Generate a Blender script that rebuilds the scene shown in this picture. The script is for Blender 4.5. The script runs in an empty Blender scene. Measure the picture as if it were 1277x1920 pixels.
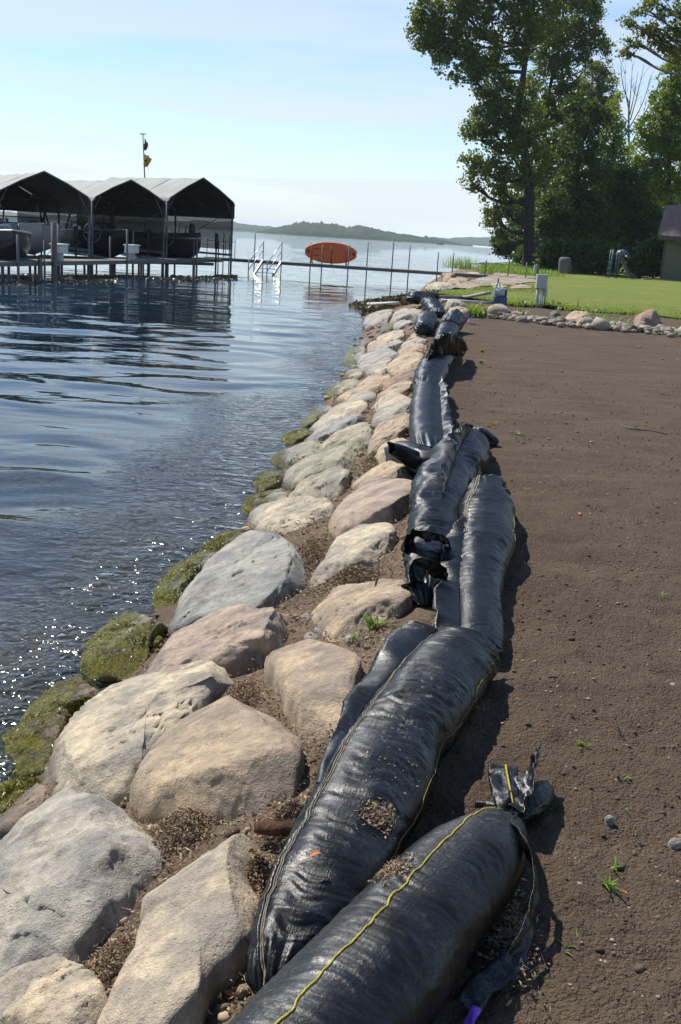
import bpy, math, random
import numpy as np
from mathutils import Vector, Matrix

random.seed(7)
RNG = np.random.default_rng(11)
SC = bpy.context.scene
COL = SC.collection

# ------------------------------------------------------------------ camera
F_PX = 1990.0                      # focal length in pixels of the 1277x1920 photograph
CAM_H = 1.6
PITCH = math.atan(517 / F_PX)
ROLL = math.radians(3.44)
cam_d = bpy.data.cameras.new('camera')
cam = bpy.data.objects.new('camera', cam_d)
COL.objects.link(cam)
CAM_M = Matrix.Rotation(math.pi / 2 - PITCH, 4, 'X') @ Matrix.Rotation(ROLL, 4, 'Z')
cam.matrix_world = Matrix.Translation((0, 0, CAM_H)) @ CAM_M
cam_d.sensor_fit = 'VERTICAL'
cam_d.sensor_height = 24.0
cam_d.lens = 24.0 * F_PX / 1920.0
cam_d.clip_start = 0.05
cam_d.clip_end = 20000
SC.camera = cam

# ------------------------------------------------------------------ light
SUN_AZ = math.radians(-40)         # from +Y (ahead), negative = to the left
SUN_EL = math.radians(50)
SUN = Vector((math.sin(SUN_AZ) * math.cos(SUN_EL), math.cos(SUN_AZ) * math.cos(SUN_EL), math.sin(SUN_EL)))
sun_d = bpy.data.lights.new('sun', 'SUN')
sun_d.energy = 5.0
sun_d.angle = math.radians(0.53)
sun_d.color = (1.0, 0.95, 0.87)
sun = bpy.data.objects.new('sun', sun_d)
COL.objects.link(sun)
sun.rotation_euler = (-SUN).to_track_quat('-Z', 'Y').to_euler()

world = bpy.data.worlds.new('World')
SC.world = world
world.use_nodes = True
wn, wl = world.node_tree.nodes, world.node_tree.links
wn.clear()
w_out = wn.new('ShaderNodeOutputWorld')
w_bg = wn.new('ShaderNodeBackground')
w_sky = wn.new('ShaderNodeTexSky')
w_sky.sky_type = 'NISHITA'
w_sky.sun_disc = False
w_sky.sun_elevation = SUN_EL
w_sky.sun_rotation = SUN_AZ
w_sky.altitude = 0
w_sky.air_density = 1.0
w_sky.dust_density = 0.0
w_sky.ozone_density = 5.0
w_bg.inputs['Strength'].default_value = 0.115
# thin streaky high cloud, mixed into the sky all the way round
w_tc = wn.new('ShaderNodeTexCoord')
w_map = wn.new('ShaderNodeMapping')
w_map.inputs['Scale'].default_value = (1.2, 1.2, 15.0)
w_map.inputs['Rotation'].default_value = (0.05, 0.09, 0.4)
w_nz = wn.new('ShaderNodeTexNoise')
w_nz.inputs['Scale'].default_value = 1.6
w_nz.inputs['Detail'].default_value = 6
w_nz.inputs['Roughness'].default_value = 0.55
w_mr = wn.new('ShaderNodeMapRange')
w_mr.inputs['From Min'].default_value = 0.44
w_mr.inputs['From Max'].default_value = 0.58
w_mr.inputs['To Min'].default_value = 0.12
w_mr.inputs['To Max'].default_value = 0.85
w_mix = wn.new('ShaderNodeMix')
w_mix.data_type = 'RGBA'
w_mix.inputs['B'].default_value = (5.5, 5.85, 6.15, 1)
wl.new(w_tc.outputs['Generated'], w_map.inputs['Vector'])
wl.new(w_map.outputs['Vector'], w_nz.inputs['Vector'])
wl.new(w_nz.outputs['Fac'], w_mr.inputs['Value'])
# a thin layer looks denser towards the horizon, where one looks through more of it
w_sep = wn.new('ShaderNodeSeparateXYZ')
w_el = wn.new('ShaderNodeMapRange')
w_el.inputs['From Min'].default_value = 0.0
w_el.inputs['From Max'].default_value = 0.45
w_el.inputs['To Min'].default_value = 1.0
w_el.inputs['To Max'].default_value = 0.08
w_mul = wn.new('ShaderNodeMath')
w_mul.operation = 'MULTIPLY'
wl.new(w_tc.outputs['Generated'], w_sep.inputs[0])
wl.new(w_sep.outputs['Z'], w_el.inputs['Value'])
wl.new(w_mr.outputs['Result'], w_mul.inputs[0])
wl.new(w_el.outputs['Result'], w_mul.inputs[1])
w_hz = wn.new('ShaderNodeMapRange')
w_hz.inputs['From Min'].default_value = 0.0
w_hz.inputs['From Max'].default_value = 0.12
w_hz.inputs['To Min'].default_value = 0.85
w_hz.inputs['To Max'].default_value = 0.0
w_max = wn.new('ShaderNodeMath')
w_max.operation = 'MAXIMUM'
wl.new(w_sep.outputs['Z'], w_hz.inputs['Value'])
wl.new(w_mul.outputs[0], w_max.inputs[0])
wl.new(w_hz.outputs['Result'], w_max.inputs[1])
wl.new(w_max.outputs[0], w_mix.inputs['Factor'])
wl.new(w_sky.outputs['Color'], w_mix.inputs['A'])
wl.new(w_mix.outputs['Result'], w_bg.inputs['Color'])
wl.new(w_bg.outputs['Background'], w_out.inputs['Surface'])

SC.view_settings.view_transform = 'Standard'
SC.view_settings.look = 'None'
SC.view_settings.exposure = 0.38
SC.view_settings.gamma = 1.0
SC.view_settings.use_curve_mapping = False
SC.render.engine = 'CYCLES'
SC.cycles.max_bounces = 8
SC.cycles.transparent_max_bounces = 12
SC.cycles.caustics_reflective = False
SC.cycles.caustics_refractive = False

# ------------------------------------------------------------------ measuring the place from the photograph
_M3 = np.array(CAM_M.to_3x3())


def ray(px, py):
    return _M3 @ np.array([(px - 638.5) / F_PX, -(py - 960) / F_PX, -1.0])


def at(px, py, z=0.0):
    """point of the place at height z seen at that pixel"""
    d = ray(px, py)
    t = (z - CAM_H) / d[2]
    return np.array([0, 0, CAM_H]) + t * d


def P(px, py, y):
    """point of the place at distance y ahead seen at that pixel"""
    d = ray(px, py)
    return np.array([0, 0, CAM_H]) + d * (y / d[1])


# ------------------------------------------------------------------ noise
def _hash(ix, iy, iz, seed):
    h = (ix.astype(np.uint32) * np.uint32(374761393) + iy.astype(np.uint32) * np.uint32(668265263)
         + iz.astype(np.uint32) * np.uint32(2246822519) + np.uint32((seed * 3266489917) & 0xffffffff))
    h = (h ^ (h >> np.uint32(13))) * np.uint32(1274126177)
    h = h ^ (h >> np.uint32(16))
    return (h & np.uint32(0xffffff)).astype(np.float64) / 0xffffff


def noise(p, seed=0):
    """value noise, about -1..1"""
    p = np.asarray(p, float)
    i = np.floor(p).astype(np.int64)
    f = p - i
    u = f * f * f * (f * (f * 6 - 15) + 10)
    r = 0
    for dx in (0, 1):
        for dy in (0, 1):
            for dz in (0, 1):
                w = (u[..., 0] if dx else 1 - u[..., 0]) * (u[..., 1] if dy else 1 - u[..., 1]) * (u[..., 2] if dz else 1 - u[..., 2])
                r = r + w * _hash(i[..., 0] + dx, i[..., 1] + dy, i[..., 2] + dz, seed)
    return r * 2 - 1


def fbm(p, oct=4, seed=0, gain=0.5):
    p = np.asarray(p, float)
    s, a = 0, 1.0
    for k in range(oct):
        s = s + a * noise(p * (2.03 ** k) + 17.3 * k, seed + k)
        a *= gain
    return s


def xyz(x, y, z=0.0):
    return np.stack(np.broadcast_arrays(x, y, z), -1).astype(float)


def smooth(a, b, x):
    t = np.clip((np.asarray(x, float) - a) / (b - a), 0, 1)
    return t * t * (3 - 2 * t)


def spline(pts, n):
    """Catmull-Rom through pts (k,d), n samples"""
    p = np.asarray(pts, float)
    p = np.vstack([2 * p[0] - p[1], p, 2 * p[-1] - p[-2]])
    k = len(p) - 3
    t = np.linspace(0, k - 1e-9, n)
    i = t.astype(int)
    f = (t - i)[:, None]
    a, b, c, d = p[i], p[i + 1], p[i + 2], p[i + 3]
    return 0.5 * (2 * b + (c - a) * f + (2 * a - 5 * b + 4 * c - d) * f ** 2 + (3 * b - a - 3 * c + d) * f ** 3)


def closed_spline(pts, n):
    p = np.asarray(pts, float)
    k = len(p)
    t = np.linspace(0, k, n, endpoint=False)
    i = t.astype(int)
    f = (t - i)[:, None]
    a, b, c, d = p[(i - 1) % k], p[i % k], p[(i + 1) % k], p[(i + 2) % k]
    return 0.5 * (2 * b + (c - a) * f + (2 * a - 5 * b + 4 * c - d) * f ** 2 + (3 * b - a - 3 * c + d) * f ** 3)


# ------------------------------------------------------------------ meshes and objects
def mesh_from(name, co, faces, mat=None, shade=True, tint=None, uv=None, axis=None):
    co = np.asarray(co, np.float32).reshape(-1, 3)
    me = bpy.data.meshes.new(name)
    groups = faces if isinstance(faces, list) else [faces]
    groups = [np.asarray(g, np.int32) for g in groups if len(g)]
    idx = np.concatenate([g.ravel() for g in groups])
    tot = np.concatenate([np.full(len(g), g.shape[1], np.int32) for g in groups])
    start = np.concatenate([[0], np.cumsum(tot)[:-1]]).astype(np.int32)
    me.vertices.add(len(co))
    me.vertices.foreach_set('co', co.ravel())
    me.loops.add(len(idx))
    me.loops.foreach_set('vertex_index', idx)
    me.polygons.add(len(tot))
    me.polygons.foreach_set('loop_start', start)
    me.polygons.foreach_set('use_smooth', np.full(len(tot), bool(shade)))
    if tint is not None:
        a = me.attributes.new('tint', 'FLOAT', 'POINT')
        a.data.foreach_set('value', np.asarray(tint, np.float32).ravel())
    if uv is not None:
        a = me.attributes.new('suv', 'FLOAT2', 'POINT')
        a.data.foreach_set('vector', np.asarray(uv, np.float32).ravel())
        a = me.attributes.new('axis', 'FLOAT_VECTOR', 'POINT')
        a.data.foreach_set('vector', np.broadcast_to(np.asarray((0.1, 1.0, 0.05) if axis is None else axis, np.float32), (len(co), 3)).astype(np.float32).ravel())
    me.update(calc_edges=True)
    if mat is not None:
        me.materials.append(mat)
    return me


def link(name, me, parent=None, loc=None):
    o = bpy.data.objects.new(name, me)
    COL.objects.link(o)
    if loc is not None:
        o.location = tuple(loc)
    if parent is not None:
        o.parent = parent
    return o


def tag(o, label, cat, group=None):
    o['label'] = label
    o['category'] = cat
    if group:
        o['group'] = group
    return o


def empty(name, loc, label, cat, group=None):
    o = bpy.data.objects.new(name, None)
    o.empty_display_size = 0.2
    COL.objects.link(o)
    o.location = tuple(loc)
    return tag(o, label, cat, group)


def grid_faces(nu, nv, wrap_v=False):
    u = np.arange(nu - 1)[:, None]
    v = np.arange(nv if wrap_v else nv - 1)[None, :]
    v2 = (v + 1) % nv
    a, b, c, d = u * nv + v, u * nv + v2, (u + 1) * nv + v2, (u + 1) * nv + v
    return np.stack([a, b, c, d], -1).reshape(-1, 4)


class MB:
    """collects boxes, tubes and sheets for ONE mesh"""

    def __init__(self):
        self.v, self.f4, self.f3, self.n = [], [], [], 0

    def add(self, co, f4=None, f3=None):
        co = np.asarray(co, float).reshape(-1, 3)
        if f4 is not None and len(f4):
            self.f4.append(np.asarray(f4) + self.n)
        if f3 is not None and len(f3):
            self.f3.append(np.asarray(f3) + self.n)
        self.v.append(co)
        self.n += len(co)
        return self

    def box(self, c, s, ax=None):
        """centre c, full size s, optional 3x3 axes (rows)"""
        k = np.array([[x, y, z] for x in (-.5, .5) for y in (-.5, .5) for z in (-.5, .5)]) * np.asarray(s)
        if ax is not None:
            k = k @ np.asarray(ax)
        return self.add(k + np.asarray(c), [[0, 1, 3, 2], [4, 6, 7, 5], [0, 4, 5, 1], [2, 3, 7, 6], [0, 2, 6, 4], [1, 5, 7, 3]])

    def bar(self, a, b, w, h=None, up=(0, 0, 1)):
        a, b = np.asarray(a, float), np.asarray(b, float)
        d = b - a
        L = np.linalg.norm(d)
        d = d / L
        s = np.cross(d, up)
        if np.linalg.norm(s) < 1e-6:
            s = np.cross(d, (1, 0, 0))
        s /= np.linalg.norm(s)
        u = np.cross(s, d)
        return self.box((a + b) / 2, (L, w, h or w), np.stack([d, s, u]))

    def tube(self, pts, r, n=8, cap=True):
        p = np.asarray(pts, float)
        m = len(p)
        r = np.broadcast_to(np.asarray(r, float), (m,))
        t = np.gradient(p, axis=0) if m > 2 else np.repeat((p[1:] - p[:1]), m, 0)
        t /= np.linalg.norm(t, axis=1)[:, None] + 1e-12
        ref = np.array([0, 0, 1.]) if abs(t[:, 2]).mean() < 0.8 else np.array([1., 0, 0])
        s = np.cross(t, ref)
        s /= np.linalg.norm(s, axis=1)[:, None] + 1e-12
        u = np.cross(s, t)
        a = np.linspace(0, 2 * math.pi, n, endpoint=False)
        co = p[:, None] + r[:, None, None] * (np.cos(a)[None, :, None] * s[:, None] + np.sin(a)[None, :, None] * u[:, None])
        f = grid_faces(m, n, True)
        co = co.reshape(-1, 3)
        f3 = None
        if cap:
            co = np.vstack([co, p[:1], p[-1:]])
            i = np.arange(n)
            f3 = np.vstack([np.stack([np.full(n, m * n), (i + 1) % n, i], -1),
                            np.stack([np.full(n, m * n + 1), (m - 1) * n + i, (m - 1) * n + (i + 1) % n], -1)])
        return self.add(co, f, f3)

    def poly(self, pts, faces):
        for k in (3, 4):
            g = [f for f in faces if len(f) == k]
            if g:
                if k == 3:
                    self.f3.append(np.array(g) + self.n)
                else:
                    self.f4.append(np.array(g) + self.n)
        self.v.append(np.asarray(pts, float))
        self.n += len(pts)
        return self

    def build(self, name, mat, parent=None, loc=None, shade=False, bevel=0.0):
        fs = []
        if self.f4:
            fs.append(np.vstack(self.f4))
        if self.f3:
            fs.append(np.vstack(self.f3))
        co = np.vstack(self.v)
        if parent is not None and loc is None:
            co = co - np.array(parent_origin(parent))
        me = mesh_from(name, co, fs, mat, shade)
        o = link(name, me, parent, loc)
        if bevel:
            b = o.modifiers.new('bevel', 'BEVEL')
            b.width = bevel
            b.segments = 2
            b.limit_method = 'ANGLE'
        return o


def parent_origin(o):
    p = np.zeros(3)
    while o is not None:
        p += np.array(o.location)
        o = o.parent
    return p


# ------------------------------------------------------------------ materials
class NT:
    def __init__(self, name):
        self.m = bpy.data.materials.new(name)
        self.m.use_nodes = True
        self.t = self.m.node_tree
        self.n, self.l = self.t.nodes, self.t.links
        self.n.clear()
        self.out = self.n.new('ShaderNodeOutputMaterial')

    def new(self, typ, **kw):
        nd = self.n.new('ShaderNode' + typ)
        for k, v in kw.items():
            if k[0] == '_':
                setattr(nd, k[1:], v)
        return nd

    def put(self, sock, v):
        if isinstance(v, bpy.types.NodeSocket):
            self.l.new(v, sock)
        elif v is not None:
            if isinstance(v, (tuple, list)) and len(v) == 3 and sock.type == 'RGBA':
                v = (*v, 1)
            sock.default_value = v

    def noise(self, scale, detail=4, rough=0.55, vec=None, dist=0.0, w='Fac'):
        nd = self.new('TexNoise')
        self.put(nd.inputs['Scale'], scale)
        self.put(nd.inputs['Detail'], detail)
        self.put(nd.inputs['Roughness'], rough)
        self.put(nd.inputs['Distortion'], dist)
        if vec is not None:
            self.put(nd.inputs['Vector'], vec)
        return nd.outputs[w]

    def voro(self, scale, vec=None, feature='F1', out='Distance'):
        nd = self.new('TexVoronoi', _feature=feature)
        self.put(nd.inputs['Scale'], scale)
        if vec is not None:
            self.put(nd.inputs['Vector'], vec)
        return nd.outputs[out]

    def math(self, op, a, b=None, clamp=False):
        nd = self.new('Math', _operation=op, _use_clamp=clamp)
        self.put(nd.inputs[0], a)
        if b is not None:
            self.put(nd.inputs[1], b)
        return nd.outputs[0]

    def rng(self, v, a, b, c=0.0, d=1.0, smooth=False):
        nd = self.new('MapRange', _interpolation_type='SMOOTHSTEP' if smooth else 'LINEAR')
        self.put(nd.inputs['Value'], v)
        for k, x in zip(('From Min', 'From Max', 'To Min', 'To Max'), (a, b, c, d)):
            nd.inputs[k].default_value = x
        return nd.outputs['Result']

    def mix(self, f, a, b, mode='MIX'):
        nd = self.new('Mix', _data_type='RGBA', _blend_type=mode)
        self.put(nd.inputs['Factor'], f)
        self.put(nd.inputs['A'], a)
        self.put(nd.inputs['B'], b)
        return nd.outputs['Result']

    def pos(self):
        return self.new('NewGeometry').outputs['Position']

    def obj(self):
        return self.new('TexCoord').outputs['Object']

    def vmap(self, vec, scale=(1, 1, 1), rot=(0, 0, 0)):
        nd = self.new('Mapping')
        self.put(nd.inputs['Vector'], vec)
        nd.inputs['Scale'].default_value = scale
        nd.inputs['Rotation'].default_value = rot
        return nd.outputs['Vector']

    def attr(self, name, out='Fac'):
        nd = self.new('Attribute')
        nd.attribute_name = name
        return nd.outputs[out]

    def bump(self, h, strength=0.5, dist=0.01, normal=None):
        nd = self.new('Bump')
        self.put(nd.inputs['Height'], h)
        nd.inputs['Strength'].default_value = strength
        nd.inputs['Distance'].default_value = dist
        if normal is not None:
            self.put(nd.inputs['Normal'], normal)
        return nd.outputs['Normal']

    def bsdf(self, color, rough=0.8, normal=None, metal=0.0, spec=None, **kw):
        nd = self.new('BsdfPrincipled')
        self.put(nd.inputs['Base Color'], color)
        self.put(nd.inputs['Roughness'], rough)
        self.put(nd.inputs['Metallic'], metal)
        if spec is not None:
            self.put(nd.inputs['Specular IOR Level'], spec)
        if normal is not None:
            self.put(nd.inputs['Normal'], normal)
        for k, v in kw.items():
            self.put(nd.inputs[k.replace('_', ' ')], v)
        return nd.outputs['BSDF']

    def done(self, sh):
        self.l.new(sh, self.out.inputs['Surface'])
        return self.m


def simple(name, color, rough=0.6, metal=0.0, var=0.15, scale=8.0, spec=None, bump=0.0):
    t = NT(name)
    nz = t.noise(scale, 5, 0.6, t.obj())
    c = t.mix(t.rng(nz, 0.3, 0.7), tuple(x * (1 - var) for x in color), tuple(min(1, x * (1 + var)) for x in color))
    nm = t.bump(t.noise(scale * 6, 4, 0.6, t.obj()), bump, 0.01) if bump else None
    return t.done(t.bsdf(c, rough, nm, metal, spec))


def leafmat(name, dark, light, trans=0.45, rough=0.45):
    t = NT(name)
    c = t.mix(t.attr('tint'), dark, light)
    d = t.bsdf(c, rough, spec=0.35)
    tr = t.new('BsdfTranslucent')
    t.put(tr.inputs['Color'], t.mix(0.65, c, (light[0] * 1.9, light[1] * 1.75, light[2] * 0.6), 'MIX'))
    mx = t.new('MixShader')
    mx.inputs[0].default_value = trans
    t.l.new(d, mx.inputs[1])
    t.l.new(tr.outputs[0], mx.inputs[2])
    return t.done(mx.outputs[0])


WATER_Z = -0.6


def make_stone():
    t = NT('field_stone')
    oi = t.new('ObjectInfo')
    ob, ps = t.obj(), t.pos()
    rnd = t.math('MULTIPLY', oi.outputs['Random'], 37.0)
    sh = t.new('VectorMath', _operation='ADD')
    t.l.new(ob, sh.inputs[0])
    cmb = t.new('CombineXYZ')
    for k in range(3):
        t.l.new(rnd, cmb.inputs[k])
    t.l.new(cmb.outputs[0], sh.inputs[1])
    v = sh.outputs[0]
    big = t.noise(4.5, 5, 0.6, v, 0.6)
    mid = t.noise(22, 6, 0.7, v)
    fine = t.noise(160, 3, 0.7, v)
    vein = t.noise(7, 4, 0.5, t.vmap(v, (1, 3.2, 0.6), (0.4, 0.2, 0.9)), 1.2)
    c = t.mix(t.rng(big, 0.38, 0.62), t.mix(1.0, oi.outputs['Color'], (0.70, 0.70, 0.72), 'MULTIPLY'),
              t.mix(1.0, oi.outputs['Color'], (1.34, 1.25, 1.10), 'MULTIPLY'))
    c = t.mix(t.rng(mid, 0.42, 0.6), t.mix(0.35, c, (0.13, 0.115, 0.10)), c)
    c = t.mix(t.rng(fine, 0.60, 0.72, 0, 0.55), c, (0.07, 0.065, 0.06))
    c = t.mix(t.rng(fine, 0.40, 0.28, 0, 0.4), c, (0.62, 0.58, 0.52))
    c = t.mix(t.rng(vein, 0.62, 0.72, 0, 0.35), c, (0.34, 0.22, 0.15))
    # brown and dark patches, scattered over each stone by noise
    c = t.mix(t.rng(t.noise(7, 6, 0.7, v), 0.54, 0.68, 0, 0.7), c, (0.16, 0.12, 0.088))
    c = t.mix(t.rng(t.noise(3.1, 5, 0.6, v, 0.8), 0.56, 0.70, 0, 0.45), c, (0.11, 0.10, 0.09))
    sep = t.new('SeparateXYZ')
    t.l.new(ps, sep.inputs[0])
    z = sep.outputs['Z']
    line = t.rng(z, WATER_Z - 0.02, WATER_Z + 0.15, 1, 0)
    m = t.math('ADD', t.math('MULTIPLY', line, 0.75), t.math('MULTIPLY', oi.outputs['Alpha'], 0.62))
    m = t.math('ADD', m, t.math('MULTIPLY', t.math('SUBTRACT', t.noise(11, 5, 0.7, v), 0.5), 1.5))
    m = t.math('MULTIPLY', t.math('SUBTRACT', m, 0.60), 5.0, True)
    mossn = t.noise(60, 5, 0.7, v)
    moss = t.mix(t.rng(mossn, 0.35, 0.68), (0.05, 0.052, 0.010), (0.36, 0.32, 0.04))
    moss = t.mix(t.rng(t.noise(14, 4, 0.6, v), 0.42, 0.66, 0, 0.75), moss, (0.30, 0.27, 0.05))
    moss = t.mix(t.rng(t.noise(8, 5, 0.65, v), 0.52, 0.68, 0, 0.8), moss, (0.035, 0.026, 0.012))
    wet = t.rng(z, WATER_Z + 0.06, WATER_Z + 0.20, 1, 0, True)
    cw = t.mix(t.math('MULTIPLY', wet, 0.6), c, t.mix(1.0, c, (0.28, 0.25, 0.22), 'MULTIPLY'))
    col = t.mix(m, cw, moss)
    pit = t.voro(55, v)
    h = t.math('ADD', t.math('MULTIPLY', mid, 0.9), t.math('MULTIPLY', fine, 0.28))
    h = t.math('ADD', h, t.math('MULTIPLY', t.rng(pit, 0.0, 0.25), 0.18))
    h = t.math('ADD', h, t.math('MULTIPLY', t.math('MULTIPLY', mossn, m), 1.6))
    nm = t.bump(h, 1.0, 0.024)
    r = t.math('SUBTRACT', 0.88, t.math('MULTIPLY', wet, 0.70))
    return t.done(t.bsdf(col, r, nm, spec=0.4))


def make_soil():
    t = NT('garden_soil')
    p = t.pos()
    a = t.noise(1.3, 6, 0.6, p)
    b = t.noise(26, 6, 0.7, p)
    c3 = t.noise(140, 4, 0.7, p)
    streak = t.noise(2.2, 4, 0.55, t.vmap(p, (0.35, 1.6, 1), (0, 0, 0.12)))
    c = t.mix(t.rng(a, 0.3, 0.7), (0.112, 0.079, 0.053), (0.165, 0.118, 0.079))
    c = t.mix(t.rng(streak, 0.52, 0.72, 0, 0.6), c, (0.205, 0.147, 0.099))
    c = t.mix(t.rng(b, 0.5, 0.66, 0, 0.6), c, (0.068, 0.048, 0.033))
    c = t.mix(t.rng(c3, 0.64, 0.74, 0, 0.6), c, (0.20, 0.15, 0.11))
    sp = t.new('TexVoronoi', _feature='F1')
    sp.inputs['Scale'].default_value = 34
    t.l.new(p, sp.inputs['Vector'])
    csel = t.new('SeparateColor')
    t.l.new(sp.outputs['Color'], csel.inputs[0])
    k = t.math('MULTIPLY', t.math('LESS_THAN', sp.outputs['Distance'], 0.16), t.math('GREATER_THAN', csel.outputs[0], 0.93))
    c = t.mix(k, c, (0.36, 0.30, 0.23))
    h = t.math('ADD', t.math('MULTIPLY', b, 1.0), t.math('MULTIPLY', c3, 0.6))
    h = t.math('SUBTRACT', h, t.math('MULTIPLY', t.voro(75, p), 0.55))
    h = t.math('SUBTRACT', h, t.math('MULTIPLY', t.voro(160, p), 0.30))
    nm = t.bump(h, 1.0, 0.026)
    return t.done(t.bsdf(c, 0.95, nm, spec=0.15))


def make_bank():
    t = NT('bank_litter')
    p = t.pos()
    sep = t.new('SeparateXYZ')
    t.l.new(p, sep.inputs[0])
    z = sep.outputs['Z']
    a = t.noise(3.0, 6, 0.6, p)
    b = t.noise(40, 6, 0.7, p)
    c = t.mix(t.rng(b, 0.3, 0.7), (0.095, 0.066, 0.044), (0.30, 0.215, 0.14))
    c = t.mix(t.rng(a, 0.45, 0.65, 0, 0.6), c, (0.085, 0.060, 0.042))
    # pebbly sand and silt; colour darkened with depth for light the water absorbs
    vo = t.new('TexVoronoi', _feature='F1')
    vo.inputs['Scale'].default_value = 22
    t.l.new(p, vo.inputs['Vector'])
    sc = t.new('SeparateColor')
    t.l.new(vo.outputs['Color'], sc.inputs[0])
    peb = t.mix(sc.outputs[0], (0.05, 0.035, 0.024), (0.22, 0.165, 0.115))
    peb = t.mix(t.rng(t.noise(1.4, 4, 0.6, p), 0.4, 0.65, 0, 0.75), peb, (0.06, 0.05, 0.03))
    deep = t.rng(z, -1.0, -1.9, 0, 1, True)
    peb = t.mix(deep, peb, (0.020, 0.026, 0.024))
    c = t.mix(t.rng(z, WATER_Z + 0.05, WATER_Z - 0.05, 0, 1, True), c, peb)
    h = t.math('ADD', b, t.math('MULTIPLY', t.noise(170, 3, 0.7, p), 0.5))
    nm = t.bump(h, 1.0, 0.02)
    return t.done(t.bsdf(c, 0.9, nm, spec=0.2))


def make_water():
    t = NT('lake_water')
    p = t.pos()
    a = t.noise(2.4, 2, 0.45, t.vmap(p, (0.5, 1.3, 1), (0, 0, 0.25)), 0.3)
    b = t.noise(8, 1.5, 0.45, t.vmap(p, (0.7, 1.3, 1), (0, 0, -0.2)), 0.4)
    far = t.noise(0.55, 5, 0.6, t.vmap(p, (0.5, 1.0, 1), (0, 0, 0.1)))
    chop = t.noise(19, 1.0, 0.5, p, 0.6)
    ln = t.new('VectorMath', _operation='LENGTH')
    t.l.new(p, ln.inputs[0])
    farm = t.rng(ln.outputs['Value'], 25, 110, 0.0, 1.0, True)
    h = t.math('ADD', t.math('MULTIPLY', a, 0.17), t.math('MULTIPLY', b, t.math('ADD', t.math('MULTIPLY', t.attr('chop'), 0.95), 0.03)))
    h = t.math('ADD', h, t.math('MULTIPLY', t.math('MULTIPLY', chop, t.attr('chop')), 0.45))
    h = t.math('ADD', h, t.math('MULTIPLY', t.math('MULTIPLY', far, farm), 3.4))
    h = t.math('ADD', h, t.math('MULTIPLY', t.math('MULTIPLY', b, farm), 0.15))
    nm = t.bump(h, 0.7, 0.06)
    fr = t.new('Fresnel')
    fr.inputs['IOR'].default_value = 1.333
    t.l.new(nm, fr.inputs['Normal'])
    gl = t.new('BsdfGlossy')
    gl.inputs['Color'].default_value = (1, 1, 1, 1)
    t.put(gl.inputs['Roughness'], t.math('ADD', 0.025, t.math('MULTIPLY', t.attr('chop'), 0.10)))
    t.l.new(nm, gl.inputs['Normal'])
    tr0 = t.new('BsdfTransparent')
    tr0.inputs['Color'].default_value = (0.62, 0.66, 0.62, 1)
    body = t.new('BsdfDiffuse')
    body.inputs['Color'].default_value = (0.013, 0.036, 0.062, 1)
    tr = t.new('MixShader')            # deeper water scatters more of the light back
    t.l.new(t.attr('tint'), tr.inputs[0])
    t.l.new(tr0.outputs[0], tr.inputs[1])
    t.l.new(body.outputs[0], tr.inputs[2])
    mx = t.new('MixShader')
    t.l.new(fr.outputs[0], mx.inputs[0])
    t.l.new(tr.outputs[0], mx.inputs[1])
    t.l.new(gl.outputs[0], mx.inputs[2])
    return t.done(mx.outputs[0])


def make_cloth():
    t = NT('black_woven_geotextile')
    ob = t.obj()
    uv = t.attr('suv', 'Vector')
    cross = t.noise(1.0, 4, 0.6, t.vmap(uv, (95, 6, 1)))
    along = t.noise(1.0, 3, 0.6, t.vmap(uv, (8, 120, 1)))
    weave = t.noise(420, 2, 0.5, ob)
    big = t.noise(3.2, 5, 0.6, ob, 0.4)
    dust = t.noise(38, 6, 0.72, ob)
    c = t.mix(t.rng(big, 0.3, 0.7), (0.0035, 0.0034, 0.0034), (0.008, 0.0078, 0.0076))
    dm = t.math('MULTIPLY', t.rng(dust, 0.56, 0.72), t.rng(t.noise(2.1, 4, 0.6, ob), 0.42, 0.66))
    c = t.mix(t.math('MULTIPLY', dm, 0.55), c, (0.13, 0.108, 0.085))
    c = t.mix(t.rng(t.noise(5.5, 6, 0.65, ob), 0.56, 0.80, 0, 0.10), c, (0.09, 0.08, 0.068))
    h = t.math('ADD', t.math('MULTIPLY', cross, 0.32), t.math('MULTIPLY', along, 0.20))
    h = t.math('ADD', h, t.math('MULTIPLY', weave, 0.22))
    h = t.math('ADD', h, t.math('MULTIPLY', dm, 0.25))
    nm = t.bump(h, 0.6, 0.005)
    r = t.rng(t.noise(60, 4, 0.7, ob), 0.3, 0.7, 0.27, 0.43)
    r = t.math('ADD', r, t.math('MULTIPLY', dm, 0.35))
    sheen = t.math('MULTIPLY', t.rng(t.noise(4.5, 4, 0.6, ob), 0.36, 0.60), t.rng(t.noise(130, 3, 0.7, ob), 0.36, 0.60))
    return t.done(t.bsdf(c, r, nm, spec=t.rng(sheen, 0.0, 1.0, 0.22, 0.75), Anisotropic=0.78, Tangent=t.attr('axis', 'Vector')))


def make_lawn():
    t = NT('mown_lawn')
    p = t.pos()
    a = t.noise(0.35, 5, 0.6, p)
    b = t.noise(5, 5, 0.7, t.vmap(p, (1, 0.6, 1)))
    c = t.mix(t.rng(b, 0.3, 0.7), (0.105, 0.145, 0.018), (0.19, 0.225, 0.035))
    c = t.mix(t.rng(a, 0.48, 0.66, 0, 0.6), c, (0.24, 0.22, 0.05))
    nm = t.bump(t.noise(30, 4, 0.7, p), 1.0, 0.05)
    return t.done(t.bsdf(c, 0.85, nm, spec=0.2))


def make_litter(name, d, l, rough=0.9):
    t = NT(name)
    c = t.mix(t.attr('tint'), d, l)
    return t.done(t.bsdf(c, rough, spec=0.2))


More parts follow.
